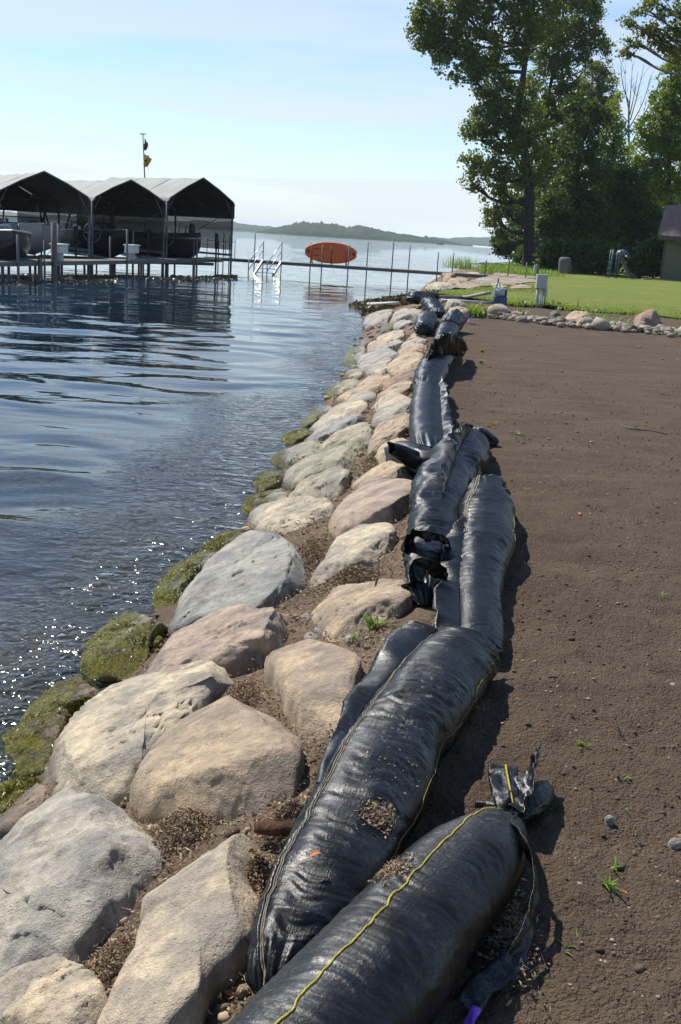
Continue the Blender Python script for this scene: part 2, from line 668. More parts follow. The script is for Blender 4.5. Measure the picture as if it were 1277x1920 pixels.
def make_wood(name, d, l):
    t = NT(name)
    o = t.obj()
    g = t.noise(3, 5, 0.65, t.vmap(o, (9, 9, 0.7)))
    c = t.mix(t.rng(g, 0.3, 0.7), d, l)
    nm = t.bump(t.noise(14, 5, 0.7, t.vmap(o, (6, 6, 0.8))), 0.8, 0.03)
    return t.done(t.bsdf(c, 0.9, nm, spec=0.2))


M = dict(
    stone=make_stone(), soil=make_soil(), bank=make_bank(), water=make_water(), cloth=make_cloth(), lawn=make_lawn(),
    litter=make_litter('dry_plant_litter', (0.13, 0.088, 0.054), (0.50, 0.37, 0.24)),
    clod=make_litter('soil_clods', (0.075, 0.053, 0.036), (0.16, 0.115, 0.077)),
    chip=make_litter('bits_of_bark_and_gravel', (0.10, 0.072, 0.045), (0.42, 0.33, 0.23)),
    gravel=make_litter('border_gravel', (0.11, 0.088, 0.068), (0.38, 0.32, 0.25)),
    dryleaf=simple('dry_orange_leaf', (0.42, 0.15, 0.045), 0.7, var=0.35),
    yellow=simple('yellow_stitch', (0.36, 0.29, 0.022), 0.6, var=0.3, scale=30),
    dullyellow=simple('dull_stitch', (0.20, 0.165, 0.03), 0.7, var=0.4, scale=30),
    seam=simple('dusty_seam', (0.20, 0.165, 0.115), 0.9, var=0.4, scale=40),
    purple=simple('purple_flagging', (0.24, 0.09, 0.62), 0.5, var=0.1),
    grass=leafmat('grass_blades', (0.075, 0.12, 0.015), (0.19, 0.24, 0.04), 0.35),
    floatweed=make_litter('floating_weed', (0.05, 0.038, 0.022), (0.20, 0.16, 0.10), .3),
    mossblade=make_litter('wet_moss', (0.06, 0.06, 0.010), (0.34, 0.30, 0.05), .3),
    weed=leafmat('weed_leaves', (0.08, 0.17, 0.02), (0.20, 0.30, 0.045), 0.35),
    leaf_cotton=leafmat('cottonwood_leaves', (0.030, 0.060, 0.012), (0.15, 0.20, 0.034), .42),
    leaf_dark=leafmat('maple_leaves', (0.020, 0.045, 0.010), (0.075, 0.12, 0.022), 0.36),
    leaf_pale=leafmat('pale_willow_leaves', (0.06, 0.09, 0.03), (0.14, 0.17, 0.055)),
    leaf_bright=leafmat('bright_maple_leaves', (0.045, 0.09, 0.012), (0.18, 0.25, 0.03), 0.45),
    bark=make_wood('rough_bark', (0.022, 0.018, 0.015), (0.065, 0.055, 0.046)),
    twig=make_wood('grey_twigs', (0.10, 0.085, 0.07), (0.22, 0.19, 0.165)),
    plank=make_wood('weathered_dock_boards', (0.17, 0.155, 0.135), (0.32, 0.295, 0.26)),
    post_wood=make_wood('treated_wood_post', (0.16, 0.095, 0.06), (0.30, 0.20, 0.13)),
    brownwood=make_wood('dark_brown_stick', (0.06, 0.028, 0.015), (0.15, 0.075, 0.04)),
    steel=simple('galvanised_pipe', (0.13, 0.13, 0.13), 0.55, 0.4, 0.2),
    alu=simple('bare_aluminium', (0.62, 0.63, 0.64), 0.32, 0.95, 0.08),
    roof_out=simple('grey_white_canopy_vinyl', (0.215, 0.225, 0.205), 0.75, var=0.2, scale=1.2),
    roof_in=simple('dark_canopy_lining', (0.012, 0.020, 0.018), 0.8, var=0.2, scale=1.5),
    hull_white=simple('white_gelcoat', (0.36, 0.34, 0.31), 0.3, var=0.06),
    hull_dark=simple('dark_navy_gelcoat', (0.018, 0.017, 0.022), 0.25, var=0.1),
    black=simple('black_plastic', (0.012, 0.012, 0.014), 0.45, var=0.2),
    coverbrown=simple('dark_boat_cover', (0.045, 0.033, 0.027), 0.8, var=0.2, scale=3),
    whitebox=simple('white_plastic', (0.70, 0.70, 0.68), 0.5, var=0.05),
    orange=simple('orange_foam_mat', (0.80, 0.135, 0.012), 0.5, var=0.06),
    bluecloth=simple('blue_cloth', (0.10, 0.17, 0.30), 0.8, var=0.15),
    siding=simple('green_grey_siding', (0.12, 0.125, 0.085), 0.7, var=0.06),
    trim=simple('brown_trim', (0.075, 0.055, 0.042), 0.6, var=0.1),
    shingle=simple('brown_shingles', (0.20, 0.13, 0.108), 0.9, var=0.25, scale=6),
    greybox=simple('grey_enamel_box', (0.38, 0.40, 0.40), 0.45, var=0.05),
    pvc=simple('pale_grey_pvc', (0.50, 0.49, 0.46), 0.5, var=0.1),
    hose=simple('grey_green_hose', (0.22, 0.24, 0.19), 0.5, var=0.1),
    pumpblue=simple('blue_cast_iron', (0.022, 0.065, 0.15), 0.35, var=0.2),
    grey_blue=simple('faded_blue_plastic', (0.07, 0.10, 0.125), 0.5, var=0.1),
    play_green=simple('dull_blue_plastic', (0.05, 0.09, 0.12), 0.5, var=0.1),
    stump=simple('grey_weathered_wood', (0.14, 0.13, 0.12), 0.9, var=0.2),
    flag_dark=simple('dark_red_flag', (0.10, 0.03, 0.03), 0.8, var=0.4, scale=6),
    flag_yel=simple('yellow_flag', (0.40, 0.29, 0.03), 0.8, var=0.3, scale=6),
    sand=simple('pale_sandy_rubble', (0.25, 0.20, 0.145), 0.95, var=0.4, scale=3, bump=0.8),
    drift=make_litter('shore_weed', (0.05, 0.035, 0.018), (0.24, 0.19, 0.07)),
)


def mesh_mat():
    t = NT('grey_mesh_curtain')
    d = t.bsdf((0.035, 0.05, 0.055), 0.8)
    tr = t.new('BsdfTransparent')
    mx = t.new('MixShader')
    mx.inputs[0].default_value = 0.62
    t.l.new(tr.outputs[0], mx.inputs[1])
    t.l.new(d, mx.inputs[2])
    return t.done(mx.outputs[0])


def glass_mat():
    t = NT('smoked_glass')
    g = t.new('BsdfGlossy')
    g.inputs['Roughness'].default_value = 0.05
    tr = t.new('BsdfTransparent')
    tr.inputs['Color'].default_value = (0.35, 0.40, 0.42, 1)
    mx = t.new('MixShader')
    mx.inputs[0].default_value = 0.12
    t.l.new(tr.outputs[0], mx.inputs[1])
    t.l.new(g.outputs[0], mx.inputs[2])
    return t.done(mx.outputs[0])


M['mesh'] = mesh_mat()
M['glass'] = glass_mat()


def hill_mat():
    t = NT('wooded_shore')
    p = t.pos()
    b = t.noise(0.11, 5, 0.7, p)
    c = t.mix(t.rng(b, 0.3, 0.7), (0.010, 0.026, 0.014), (0.045, 0.070, 0.028))
    return t.done(t.bsdf(c, 0.9, spec=0.1))


M['hill'] = hill_mat()

# ================================================================== THE SETTING
# crest of the bank (left edge of the black tubes) and the waterline, as x over distance y
CREST = np.array([(-6, -.2), (0, -.15), (1.9, -.12), (2.6, -.09), (3, .0), (3.5, .12), (4.7, .33), (5.7, .4), (8.5, .5), (11, .68), (17, 1.2), (22, 1.45),
                  (30, 2.2), (36, 3.0), (45, 4.9), (58, 7.6), (75, 10.2), (100, 13), (140, 24), (300, 90)], float)
WATERL = np.array([(-6, -1.3), (0, -1.25), (3.9, -1.16), (5, -1.06), (5.8, -1.02), (6.3, -.93), (7.3, -.78), (8.5, -.60), (10.4, -.48), (11.6, -.42), (15, -.22), (18.3, .02),
                   (24.7, .27), (30, .40), (33.5, .30), (35.2, -.15), (36, .05), (37.5, 1.0), (45, 2.5), (59, 4.0), (70, 5.4), (82, 6.8), (100, 10), (140, 20), (300, 84)], float)


def crest(y):
    return np.interp(y, CREST[:, 0], CREST[:, 1])


def waterl(y):
    return np.interp(y, WATERL[:, 0], WATERL[:, 1])


def ground_z(x, y, rough=True):
    x, y = np.asarray(x, float), np.asarray(y, float)
    c, w = crest(y), waterl(y)
    t = (c - x) / np.maximum(c - w, 0.05)
    zb = -0.03 - 0.57 * np.clip(t, 0, 1) ** 1.05
    out = np.maximum(w - x, 0)
    bed = -0.25 * np.minimum(out, 1.0) - 0.13 * np.clip(out - 1, 0, 12)
    z = np.where(t <= 0, -0.03 * smooth(0.10, 0.0, -t * (c - w)), np.where(t < 1, zb, -0.6 + bed))
    if rough:
        d = np.hypot(x, y)
        z = z + 0.022 * fbm(xyz(x * 3.1, y * 3.1), 3, 3) * np.where(t > 0.02, 1.0, 0.25) * smooth(60, 20, d)
    return z


def hit_bank(px, py, lift=0.0):
    d = ray(px, py)
    o = np.array([0, 0, CAM_H])
    t0, t1 = 0.5, 120.0
    ts = np.geomspace(t0, t1, 900)
    p = o + ts[:, None] * d
    g = ground_z(p[:, 0], p[:, 1], False) + lift
    k = np.argmax(p[:, 2] < g)
    if p[k, 2] >= g[k]:
        return at(px, py, 0)
    a, b = p[k - 1], p[k]
    fa, fb = a[2] - g[k - 1], b[2] - g[k]
    return a + (b - a) * fa / (fa - fb)


def structure(o):
    o['kind'] = 'structure'
    return o


def stuff(o, label=None, cat=None):
    o['kind'] = 'stuff'
    if label:
        o['label'] = label
        o['category'] = cat
    return o


# bank and lake bed: one sheet from the tube line down under the lake
ys = np.concatenate([np.linspace(-4, 1.3, 20), np.geomspace(1.4, 40, 330), np.geomspace(41, 300, 40)])
ts = np.concatenate([[-.12, -.06, 0], np.linspace(0.02, 1.0, 90), 1 + np.geomspace(0.02, 1.0, 40), 2 + np.geomspace(0.05, 60, 30)])
YY, TT = np.meshgrid(ys, ts, indexing='ij')
cc, ww = crest(YY), waterl(YY)
XX = np.where(TT <= 1, cc - TT * (cc - ww), ww - (TT - 1) * 1.3)
ZZ = ground_z(XX, YY)
structure(link('bank', mesh_from('bank', xyz(XX, YY, ZZ), grid_faces(len(ys), len(ts)), M['bank'])))

# bare soil: finer towards the camera
SOIL_END = 24.0


def soil_h(x, y):
    d = np.hypot(x, y)
    h = 0.016 * fbm(xyz(x * 1.1, y * 1.1), 3, 21)
    ft = fbm(xyz(x * 2.6, y * 2.6), 2, 27)
    h = h - 0.016 * smooth(.35, .75, ft) * smooth(16, 8, d)
    h = h + 0.004 * np.sin((y * 1.0 + .25 * x + .3 * noise(xyz(x * .6, y * .6), 28)) * 26) * smooth(18, 8, d) * smooth(-.2, .5, fbm(xyz(x * .5, y * .5), 2, 29))
    h = h + 0.011 * fbm(xyz(x * 9, y * 9), 3, 22) * smooth(14, 5, d)
    r = fbm(xyz(x * 34, y * 34), 2, 23)
    h = h + 0.010 * np.maximum(r, 0) * smooth(9, 3, d)
    h = h + 0.010 * np.maximum(fbm(xyz(x * 15, y * 15), 2, 25) - 0.35, 0) * smooth(10, 4, d)
    return h


ys = np.concatenate([np.linspace(-3, 1.1, 12), np.geomspace(1.2, SOIL_END + 5, 430)])
us = np.concatenate([np.linspace(0, 1, 220) ** 1.15])
YY, UU = np.meshgrid(ys, us, indexing='ij')
XX = crest(YY) - 0.012 + UU * (1.6 + 0.42 * np.maximum(YY, 0))
ZZ = soil_h(XX, YY) - 0.02 * smooth(0.08, 0.0, XX - crest(YY)) + 0.002
structure(link('soil_ground', mesh_from('soil_ground', xyz(XX, YY, ZZ), grid_faces(len(ys), len(us)), M['soil'])))

# lawn sheet beyond the gravel border, out behind the trees
def lawn_edge(x):
    return np.interp(x, [0, 3, 4.5, 6, 9, 14, 30], [36, 33.5, 31.5, 30, 28, 26.5, 24]) + 0.5 * fbm(xyz(x * 0.9, 0 * x), 3, 31)


xs = np.concatenate([np.linspace(1.5, 30, 130), np.geomspace(31, 500, 30)])
ys_u = np.concatenate([np.linspace(0, 0.12, 30), np.linspace(0.13, 1, 40)])
XX, UU = np.meshgrid(xs, ys_u, indexing='ij')
e = lawn_edge(XX)
YY = e + UU * (330 - e)
XX2 = np.maximum(XX, crest(YY) - 0.3)
ZZ = 0.035 + 0.02 * fbm(xyz(XX2 * .5, YY * .5), 3, 33) + 0.0 * XX
structure(link('lawn', mesh_from('lawn', xyz(XX2, YY, ZZ), grid_faces(len(xs), len(ys_u))[:, ::-1], M['lawn'])))
# wide ground under and beyond the garden to the right
mb = MB()
mb.poly([(1.8, 24, -0.06), (900, -40, -0.06), (900, 600, -0.06), (60, 330, -0.06), (9, 75, -0.06), (4, 45, -0.06)], [(0, 1, 2, 3), (0, 3, 4, 5)])
mb.poly([(8, 18, -0.03), (8, -60, -0.03), (900, -60, -0.03), (900, 30, -0.03)], [(0, 1, 2, 3)])
structure(mb.build('ground', M['soil']))

# water
def waves(x, y):
    d = np.hypot(x, y)
    rs = np.random.default_rng(5)
    h = 0
    wx = x + 0.35 * fbm(xyz(x * .6, y * .6), 2, 41)
    wy = y + 0.35 * fbm(xyz(x * .6, y * .6), 2, 43)
    for lam, amp, n in ((3.2, .0055, 5), (1.5, .0052, 7), (0.75, .0022, 9), (0.36, .0007, 9), (0.17, .0002, 8)):
        fade = smooth(lam * 75, lam * 30, d)
        for k in range(n):
            an = math.radians(rs.normal(-78, 26))
            L = lam * rs.uniform(.75, 1.35)
            ph = rs.uniform(0, 6.28)
            q = (wx * math.cos(an) + wy * math.sin(an)) * 2 * math.pi / L + ph
            h = h + amp * fade * np.sin(q)
    env = 0.6 + 0.55 * fbm(xyz(x * .22, y * .35), 2, 44)
    chop = 0.010 * fbm(xyz(x * 6.0, y * 8.5), 2, 45) * smooth(1.5, 0.1, waterl(y) - x) * smooth(30, 12, d)
    return h * np.clip(env, .2, 1.5) + chop


rr = np.concatenate([np.geomspace(1.6, 14, 370), np.geomspace(14.1, 160, 280), np.geomspace(165, 7000, 60)])
th = np.concatenate([np.linspace(-math.radians(75), -math.radians(26), 60), np.linspace(-math.radians(25.5), math.radians(8), 390), np.linspace(math.radians(8.2), math.radians(60), 60)])
RR, TH = np.meshgrid(rr, th, indexing='ij')
XX, YY = RR * np.sin(TH), RR * np.cos(TH)
ZZ = WATER_Z + waves(XX, YY)
FQ = grid_faces(len(rr), len(th))
keep = (XX - crest(YY)).ravel()[FQ].min(1) < 0.15
lk = mesh_from('lake', xyz(XX, YY, ZZ), FQ[keep], M['water'], tint=(.92 * smooth(.12, 1.5, WATER_Z - ground_z(XX, YY, False))).ravel())
at_ = lk.attributes.new('chop', 'FLOAT', 'POINT')
at_.data.foreach_set('value', (smooth(1.7, 0.1, waterl(YY) - XX + .5 * fbm(xyz(XX * .9, YY * .5), 2, 47)) * smooth(40, 20, RR)).astype(np.float32).ravel())
structure(link('lake', lk))


# far wooded shores
def far_shore(name, prof, dist, depth, seed, bumpy, drop=0.0):
    """prof: (px, py_top) of the wooded skyline"""
    prof = np.array(prof, float)
    n = 700
    pxs = np.linspace(prof[0, 0], prof[-1, 0], n)
    tops = np.interp(pxs, prof[:, 0], prof[:, 1]) + drop
    base = np.array([P(a, b, dist) for a, b in zip(pxs, tops)])
    x, h = base[:, 0], np.maximum(base[:, 2] - WATER_Z, 0.3)
    vs = np.linspace(0, 1, 26)
    prof_v = np.sin(np.clip(vs * 1.15, 0, 1) * math.pi / 2) ** 0.5
    co = []
    for v, pv in zip(vs, prof_v):
        yy = dist - depth * 0.5 * (1 - v) * smooth(0, 3, h)
        z = WATER_Z - 1 + (h + 1) * pv
        nz = fbm(xyz(x * bumpy, yy * bumpy + 0 * x, z * bumpy * 1.6), 4, seed, 0.65)
        co.append(np.stack([x, yy + 0 * x + nz * 9 * v, z + nz * np.minimum(h * .22, 3.4) * (0.25 + v)], -1))
    for v in np.linspace(0.2, 1, 5):
        co.append(np.stack([x, dist + depth * v + 0 * x, WATER_Z - 1 + (h + 1) * math.cos(v * math.pi / 2) ** .6], -1))
    co = np.array(co)
    return structure(link(name, mesh_from(name, co, grid_faces(len(co), n), M['hill'])))


far_shore('wooded_island', [(396, 432), (420, 427), (470, 430), (500, 424), (535, 418), (570, 412), (600, 412), (650, 420), (680, 418), (720, 427), (760, 433), (800, 438), (835, 444), (862, 449), (880, 455), (886, 462)], 1300, 260, 51, 0.11, 8.0)
far_shore('distant_shore', [(-1400, 306), (-900, 337), (-500, 364), (-260, 380), (-60, 394), (20, 398), (60, 405), (120, 404), (200, 411), (300, 416), (440, 417), (520, 428), (700, 438), (800, 446), (900, 448), (950, 450), (1100, 462), (1300, 470)], 2300, 300, 52, 0.03)

# ================================================================== STONES OF THE BANK
TINT = dict(tan=(.44, .36, .27), pale=(.50, .455, .37), grey=(.37, .36, .34), blue=(.33, .345, .345), pink=(.41, .335, .285), orange=(.46, .36, .26),
            olive=(.36, .35, .28), brown=(.28, .215, .16), dark=(.13, .115, .10), red=(.32, .215, .175), cream=(.49, .43, .345))


for _k in TINT:
    TINT[_k] = tuple(a * b for a, b in zip(TINT[_k], (1.03, 1.0, .94)))


def boulder(poly, tint, moss, label, hgt=0.11, lift=0.03, seed=1, facets=5, res=1.0, box=0.62, group=None, rough=1.0, onland=False, name='boulder', cat='boulder', grow=1.07):
    rs = np.random.default_rng(seed * 7 + 3)
    pol = np.array(poly, float)
    res *= .62
    nth = int(150 * res)
    rim = closed_spline(pol, nth)
    rim = rim.mean(0) + (rim - rim.mean(0)) * grow
    if onland:
        R = np.array([at(a, b, lift) for a, b in rim])
    else:
        R = np.array([hit_bank(a, b, lift) for a, b in rim])
    C = (R.max(0) + R.min(0)) / 2 * 0.4 + R.mean(0) * 0.6
    size = np.linalg.norm(R[:, :2] - C[:2], axis=1).mean()
    nph = int(58 * res)
    hgt *= .88
    facets += 2
    ntop = int(nph * .72)
    rt_ = np.linspace(.012, 1, ntop) ** .85
    ph = np.concatenate([np.arcsin(np.clip(rt_ ** (1 / box), 0, 1)), np.linspace(math.pi / 2, math.radians(150), nph - ntop + 1)[1:]])
    rho = np.abs(np.sin(ph)) ** box
    rho = np.where(ph > math.pi / 2 + 1e-6, 0.55 + 0.45 * rho, rho)
    cz = np.cos(ph)
    zz = np.where(cz > 0, hgt * np.abs(cz) ** 0.75, -0.26 * np.abs(cz) ** 1.0)
    co = C + rho[:, None, None] * (R - C)[None]
    co[:, :, 2] += zz[:, None]
    # chisel a few planes off so that the stone gets broad faces and edges
    for k in range(facets):
        a = rs.uniform(0, 2 * math.pi)
        el = rs.uniform(0.25, 1.25)
        nrm = np.array([math.cos(a) * math.cos(el), math.sin(a) * math.cos(el), math.sin(el)])
        s = (co - C) @ nrm
        m = s[:ntop].max()
        d = m * rs.uniform(0.66, 0.91)
        over = np.maximum(s - d, 0)
        co -= over[..., None] * nrm * 0.92
    q = (co - C)
    dirn = q / (np.linalg.norm(q, axis=-1)[..., None] + 1e-9)
    off = seed * 13.7
    n1 = fbm(q * (0.9 / size) + off, 3, seed)
    n2 = fbm(q * (4.5 / size) + off, 4, seed + 9, 0.55)
    rid = 1 - np.abs(fbm(q * (2.2 / size) + off * 2, 3, seed + 5))
    crk = smooth(0.955, 1.0, rid) * smooth(-.1, .5, fbm(q * (1.3 / size) + off * 3, 2, seed + 77))
    n3 = fbm(q * (13 / size) + off, 3, seed + 19, 0.55)
    co = co + dirn * (size * (0.05 * n1 + 0.030 * n2 * rough + .011 * n3 * rough - 0.04 * rough * crk))[..., None]
    # stepped bedding / broken edges on part of each stone
    sd_ = rs.normal(size=3) * [1, 1, .8]
    sd_ /= np.linalg.norm(sd_)
    ph_ = (q @ sd_) * (rs.uniform(5, 9) / size) + .8 * fbm(q * (3 / size) + off, 2, seed + 31)
    stp = ph_ - np.floor(ph_)
    stp = stp - smooth(.82, 1.0, stp)
    msk = smooth(.05, .5, fbm(q * (1.5 / size) + off * 1.7, 2, seed + 33)) * rough
    co = co - dirn * (size * .045 * stp * msk)[..., None]
    f = grid_faces(nph, nth, True)
    flat = co.reshape(-1, 3)
    f3 = np.stack([np.full(nth, nph * nth), (np.arange(nth) + 1) % nth, np.arange(nth)], -1)
    top = co[0].mean(0)
    flat = np.vstack([flat, top[None]])
    base = np.array([C[0], C[1], C[2]])
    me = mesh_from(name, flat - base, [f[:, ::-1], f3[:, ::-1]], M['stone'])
    o = link(name, me, None, base)
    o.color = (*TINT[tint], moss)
    if moss >= .5 and res >= .46:
        rm = np.random.default_rng(seed + 5)
        ok = np.where((flat[:-1, 2] > WATER_Z - .02) & (fbm(flat[:-1] * 9 + off, 3, seed + 50) > -.25))[0]
        if len(ok) > 50:
            pk = flat[rm.choice(ok, 3000)] + rm.normal(0, .004, (3000, 3))
            d = (pk - C) * [1, 1, .3]
            d /= np.linalg.norm(d, axis=1)[:, None] + 1e-9
            d = d * .8 + rm.normal(0, .35, d.shape) + [0, 0, -.55]
            d /= np.linalg.norm(d, axis=1)[:, None]
            w = np.cross(d, rm.normal(size=d.shape))
            w /= np.linalg.norm(w, axis=1)[:, None] + 1e-9
            Ls = rm.uniform(.006, .020, 3000)[:, None]
            cm = np.stack([pk - w * .0016, pk + w * .0016, pk + d * Ls + w * .0006, pk + d * Ls - w * .0006], 1).reshape(-1, 3)
            fm = np.arange(12000).reshape(-1, 4)
            tm = link('moss_strands', mesh_from('moss_strands', cm - base, fm, M['mossblade'], False, tint=np.repeat(np.clip(rm.normal(.5, .3, 3000), 0, 1), 4)), o)
            tm['kind'] = 'stuff'
    return tag(o, label, cat, group)


B = boulder
B([(0, 1620), (50, 1560), (135, 1503), (175, 1508), (225, 1505), (276, 1525), (286, 1575), (296, 1645), (271, 1706), (215, 1746), (190, 1761), (85, 1806), (15, 1846), (-50, 1850), (-80, 1700)],
  'grey', 0, 'largest light grey boulder at the left edge, with a ridged dark lower face', .14, .03, 1, 7, 1.35)
B([(476, 1580), (421, 1592), (351, 1622), (301, 1657), (271, 1698), (266, 1761), (241, 1821), (205, 1900), (185, 1990), (350, 1990), (384, 1886), (411, 1841), (440, 1811), (466, 1771), (474, 1716), (494, 1665), (480, 1640), (495, 1605)],
  'cream', 0, 'long smooth cream boulder beside the near end of the black tube', .12, .03, 2, 4, 1.35, rough=.4)
B([(100, 1826), (40, 1846), (-20, 1861), (-20, 1990), (200, 1990), (195, 1901), (170, 1861), (150, 1841)],
  'cream', 0, 'pale boulder cut off by the bottom left corner', .11, .03, 3, 5, 1.2)
B([(80, 1478), (45, 1506), (0, 1541), (-20, 1570), (0, 1605), (65, 1553), (118, 1518), (98, 1491)],
  'brown', .25, 'rough brown stone above the large grey boulder at the left edge', .10, .02, 4, 5, 1.1)
B([(-30, 1500), (20, 1478), (60, 1474), (72, 1484), (30, 1516), (-30, 1556)], 'olive', .9, 'green slimed stone at the left edge below the mossy red stone', .06, .02, 5, 3, 1.0)
B([(489, 1328), (431, 1341), (371, 1371), (321, 1401), (281, 1441), (261, 1481), (263, 1509), (301, 1521), (361, 1541), (401, 1561), (431, 1575), (481, 1559), (501, 1531), (541, 1481), (559, 1426), (546, 1381), (531, 1341)],
  'tan', 0, 'large tan boulder with a pale vein, dark on its right flank', .15, .03, 6, 6, 1.35, rough=.7)
B([(496, 1270), (431, 1265), (351, 1280), (281, 1300), (200, 1321), (145, 1346), (120, 1396), (95, 1441), (90, 1471), (120, 1506), (190, 1501), (260, 1506), (265, 1471), (311, 1411), (361, 1371), (391, 1326), (451, 1290)],
  'pale', .05, 'long pale grey boulder with a dark crack and mossy foot', .15, .03, 7, 7, 1.35)
B([(155, 1273), (200, 1280), (241, 1295), (221, 1316), (165, 1336), (135, 1351), (115, 1401), (90, 1436), (30, 1451), (0, 1461), (-25, 1421), (15, 1391), (65, 1331), (115, 1285)],
  'red', .62, 'reddish waterside boulder largely coated in wet green algae', .10, .02, 8, 4, 1.2)
B([(296, 1150), (316, 1163), (281, 1200), (271, 1230), (221, 1260), (165, 1270), (150, 1255), (165, 1215), (211, 1180), (251, 1155)],
  'olive', 1.0, 'shaggy moss covered boulder standing in the water', .10, .04, 9, 3, 1.2)
B([(546, 1150), (481, 1148), (411, 1163), (346, 1180), (316, 1205), (281, 1235), (258, 1265), (271, 1285), (321, 1293), (361, 1280), (426, 1265), (496, 1265), (506, 1235), (531, 1210), (561, 1195), (566, 1165)],
  'pink', 0, 'coarse pinkish granite boulder with a rust red left end', .14, .03, 10, 5, 1.3, rough=1.4)
B([(608, 1197), (561, 1214), (511, 1235), (502, 1256), (523, 1290), (545, 1328), (561, 1358), (549, 1379), (557, 1400), (600, 1412), (629, 1400), (650, 1362), (663, 1320), (676, 1265), (659, 1231), (638, 1210)],
  'tan', 0, 'tan wedge shaped boulder leaning beside the long seamed tube', .10, .03, 11, 4, 1.25, rough=.4)
B([(722, 1083), (661, 1100), (614, 1128), (576, 1151), (595, 1170), (618, 1194), (651, 1198), (689, 1180), (726, 1161), (764, 1133), (759, 1100)],
  'tan', 0, 'domed tan boulder with a seedling at its foot', .10, .02, 12, 4, 1.2)
B([(524, 996), (463, 1001), (440, 1029), (402, 1062), (369, 1095), (341, 1133), (325, 1161), (327, 1178), (388, 1165), (444, 1151), (501, 1147), (538, 1137), (550, 1104), (569, 1057), (557, 1010)],
  'blue', .05, 'large blue grey boulder with a flat top and dark front', .15, .03, 13, 7, 1.3, box=.5)
B([(740, 999), (684, 989), (651, 1001), (623, 1024), (609, 1057), (585, 1097), (614, 1104), (651, 1076), (698, 1053), (731, 1034)],
  'pale', 0, 'angular pale slab like stone next to the crumpled tube end', .08, .02, 14, 8, 1.15, box=.45)
B([(369, 1041), (407, 1048), (402, 1067), (360, 1095), (336, 1133), (303, 1142), (290, 1123), (313, 1081)],
  'olive', .8, 'mossy stone half in the water left of the blue grey boulder', .09, .02, 15, 3, 1.0)
B([(402, 1010), (454, 1001), (449, 1015), (426, 1034), (407, 1039), (383, 1029)], 'olive', .8, 'low algae covered stone just beyond the blue grey boulder', .06, .02, 16, 3, .8)
B([(731, 907), (778, 921), (768, 945), (755, 973), (717, 987), (670, 996), (637, 1001), (625, 977), (646, 949), (693, 921)],
  'pink', 0, 'smooth pinkish grey boulder rounded like a loaf', .12, .02, 17, 2, 1.15, rough=.3)
B([(628, 945), (557, 945), (505, 949), (468, 973), (482, 996), (529, 998), (557, 996), (599, 968), (630, 961)],
  'pale', .05, 'flat pale stone right behind the blue grey boulder', .09, .02, 18, 6, 1.1)
B([(651, 886), (614, 888), (571, 907), (543, 940), (557, 947), (614, 945), (642, 935)], 'olive', 0, 'olive grey boulder with a tan band along its base', .12, .02, 19, 4, 1.05)
B([(524, 921), (482, 930), (450, 949), (464, 963), (501, 952), (538, 940)], 'olive', .55, 'low wet stone in front of the olive grey boulder at the waterline', .06, .02, 20, 3, .8)
B([(658, 842), (607, 856), (560, 875), (534, 898), (541, 912), (569, 912), (611, 889), (663, 884), (682, 861)], 'olive', 0, 'long grey tan boulder with a dark streaked left end', .12, .02, 21, 5, 1.05)
B([(607, 828), (564, 837), (510, 865), (536, 884), (574, 865), (602, 851)], 'olive', .45, 'flat tan waterside stone edged with green moss', .08, .02, 22, 5, .9)
B([(532, 887), (494, 894), (465, 917), (485, 927), (522, 908)], 'pink', .55, 'wet rounded stone at the water beyond the pale flat stone', .07, .02, 23, 3, .8)
B([(757, 828), (724, 837), (701, 861), (701, 884), (738, 872), (771, 846)], 'tan', 0, 'tan stone partly hidden behind the dark flared tube end', .10, .02, 24, 4, .9)
B([(748, 861), (705, 884), (668, 917), (682, 931), (748, 922), (780, 925), (775, 884)], 'tan', 0, 'layered tan stone below the dark flared tube end', .12, .02, 25, 6, 1.0)
B([(767, 786), (738, 790), (710, 809), (691, 837), (701, 854), (729, 837), (764, 818), (772, 800)], 'tan', 0, 'dome shaped tan boulder tight against the middle black tube', .13, .02, 26, 3, 1.0)
B([(682, 795), (644, 809), (611, 837), (607, 854), (654, 851), (687, 847), (698, 814)], 'olive', 0, 'rounded grey tan boulder left of the tight tan dome', .12, .02, 27, 3, 1.0)
B([(673, 781), (635, 790), (597, 809), (572, 833), (588, 832), (621, 818), (663, 802), (690, 790)], 'blue', .15, 'slim greenish grey stone pointing down to the water', .09, .02, 28, 5, .9)
B([(677, 755), (640, 762), (607, 786), (583, 809), (607, 809), (635, 792), (685, 776)], 'pale', .05, 'pale tan boulder above the slim greenish stone', .10, .02, 29, 5, .9)
B([(574, 809), (541, 818), (522, 835), (555, 838), (583, 822)], 'olive', 1.0, 'small dark mossy stone at the tip of the slim greenish stone', .08, .02, 30, 3, .8)
B([(767, 764), (724, 768), (701, 786), (705, 797), (738, 790), (771, 778)], 'grey', 0, 'grey stone wedged between the pale domes beside the tube', .09, .02, 31, 4, .85)
B([(767, 744), (720, 748), (696, 762), (720, 770), (772, 759)], 'pale', 0, 'pale stone with a weed on its left end, by the middle tube', .09, .02, 32, 4, .85)
B([(771, 722), (738, 729), (710, 748), (738, 748), (773, 738)], 'tan', 0, 'tan stone just this side of the pink one', .09, .02, 33, 4, .8)
B([(778, 702), (743, 708), (718, 732), (748, 726), (778, 716)], 'red', 0, 'dusky pink wedge shaped stone beside the tubes', .09, .02, 34, 6, .8)
B([(703, 728), (663, 734), (633, 750), (663, 755), (705, 743)], 'orange', 0, 'orange tinged stone low on the bank', .08, .02, 35, 4, .8)
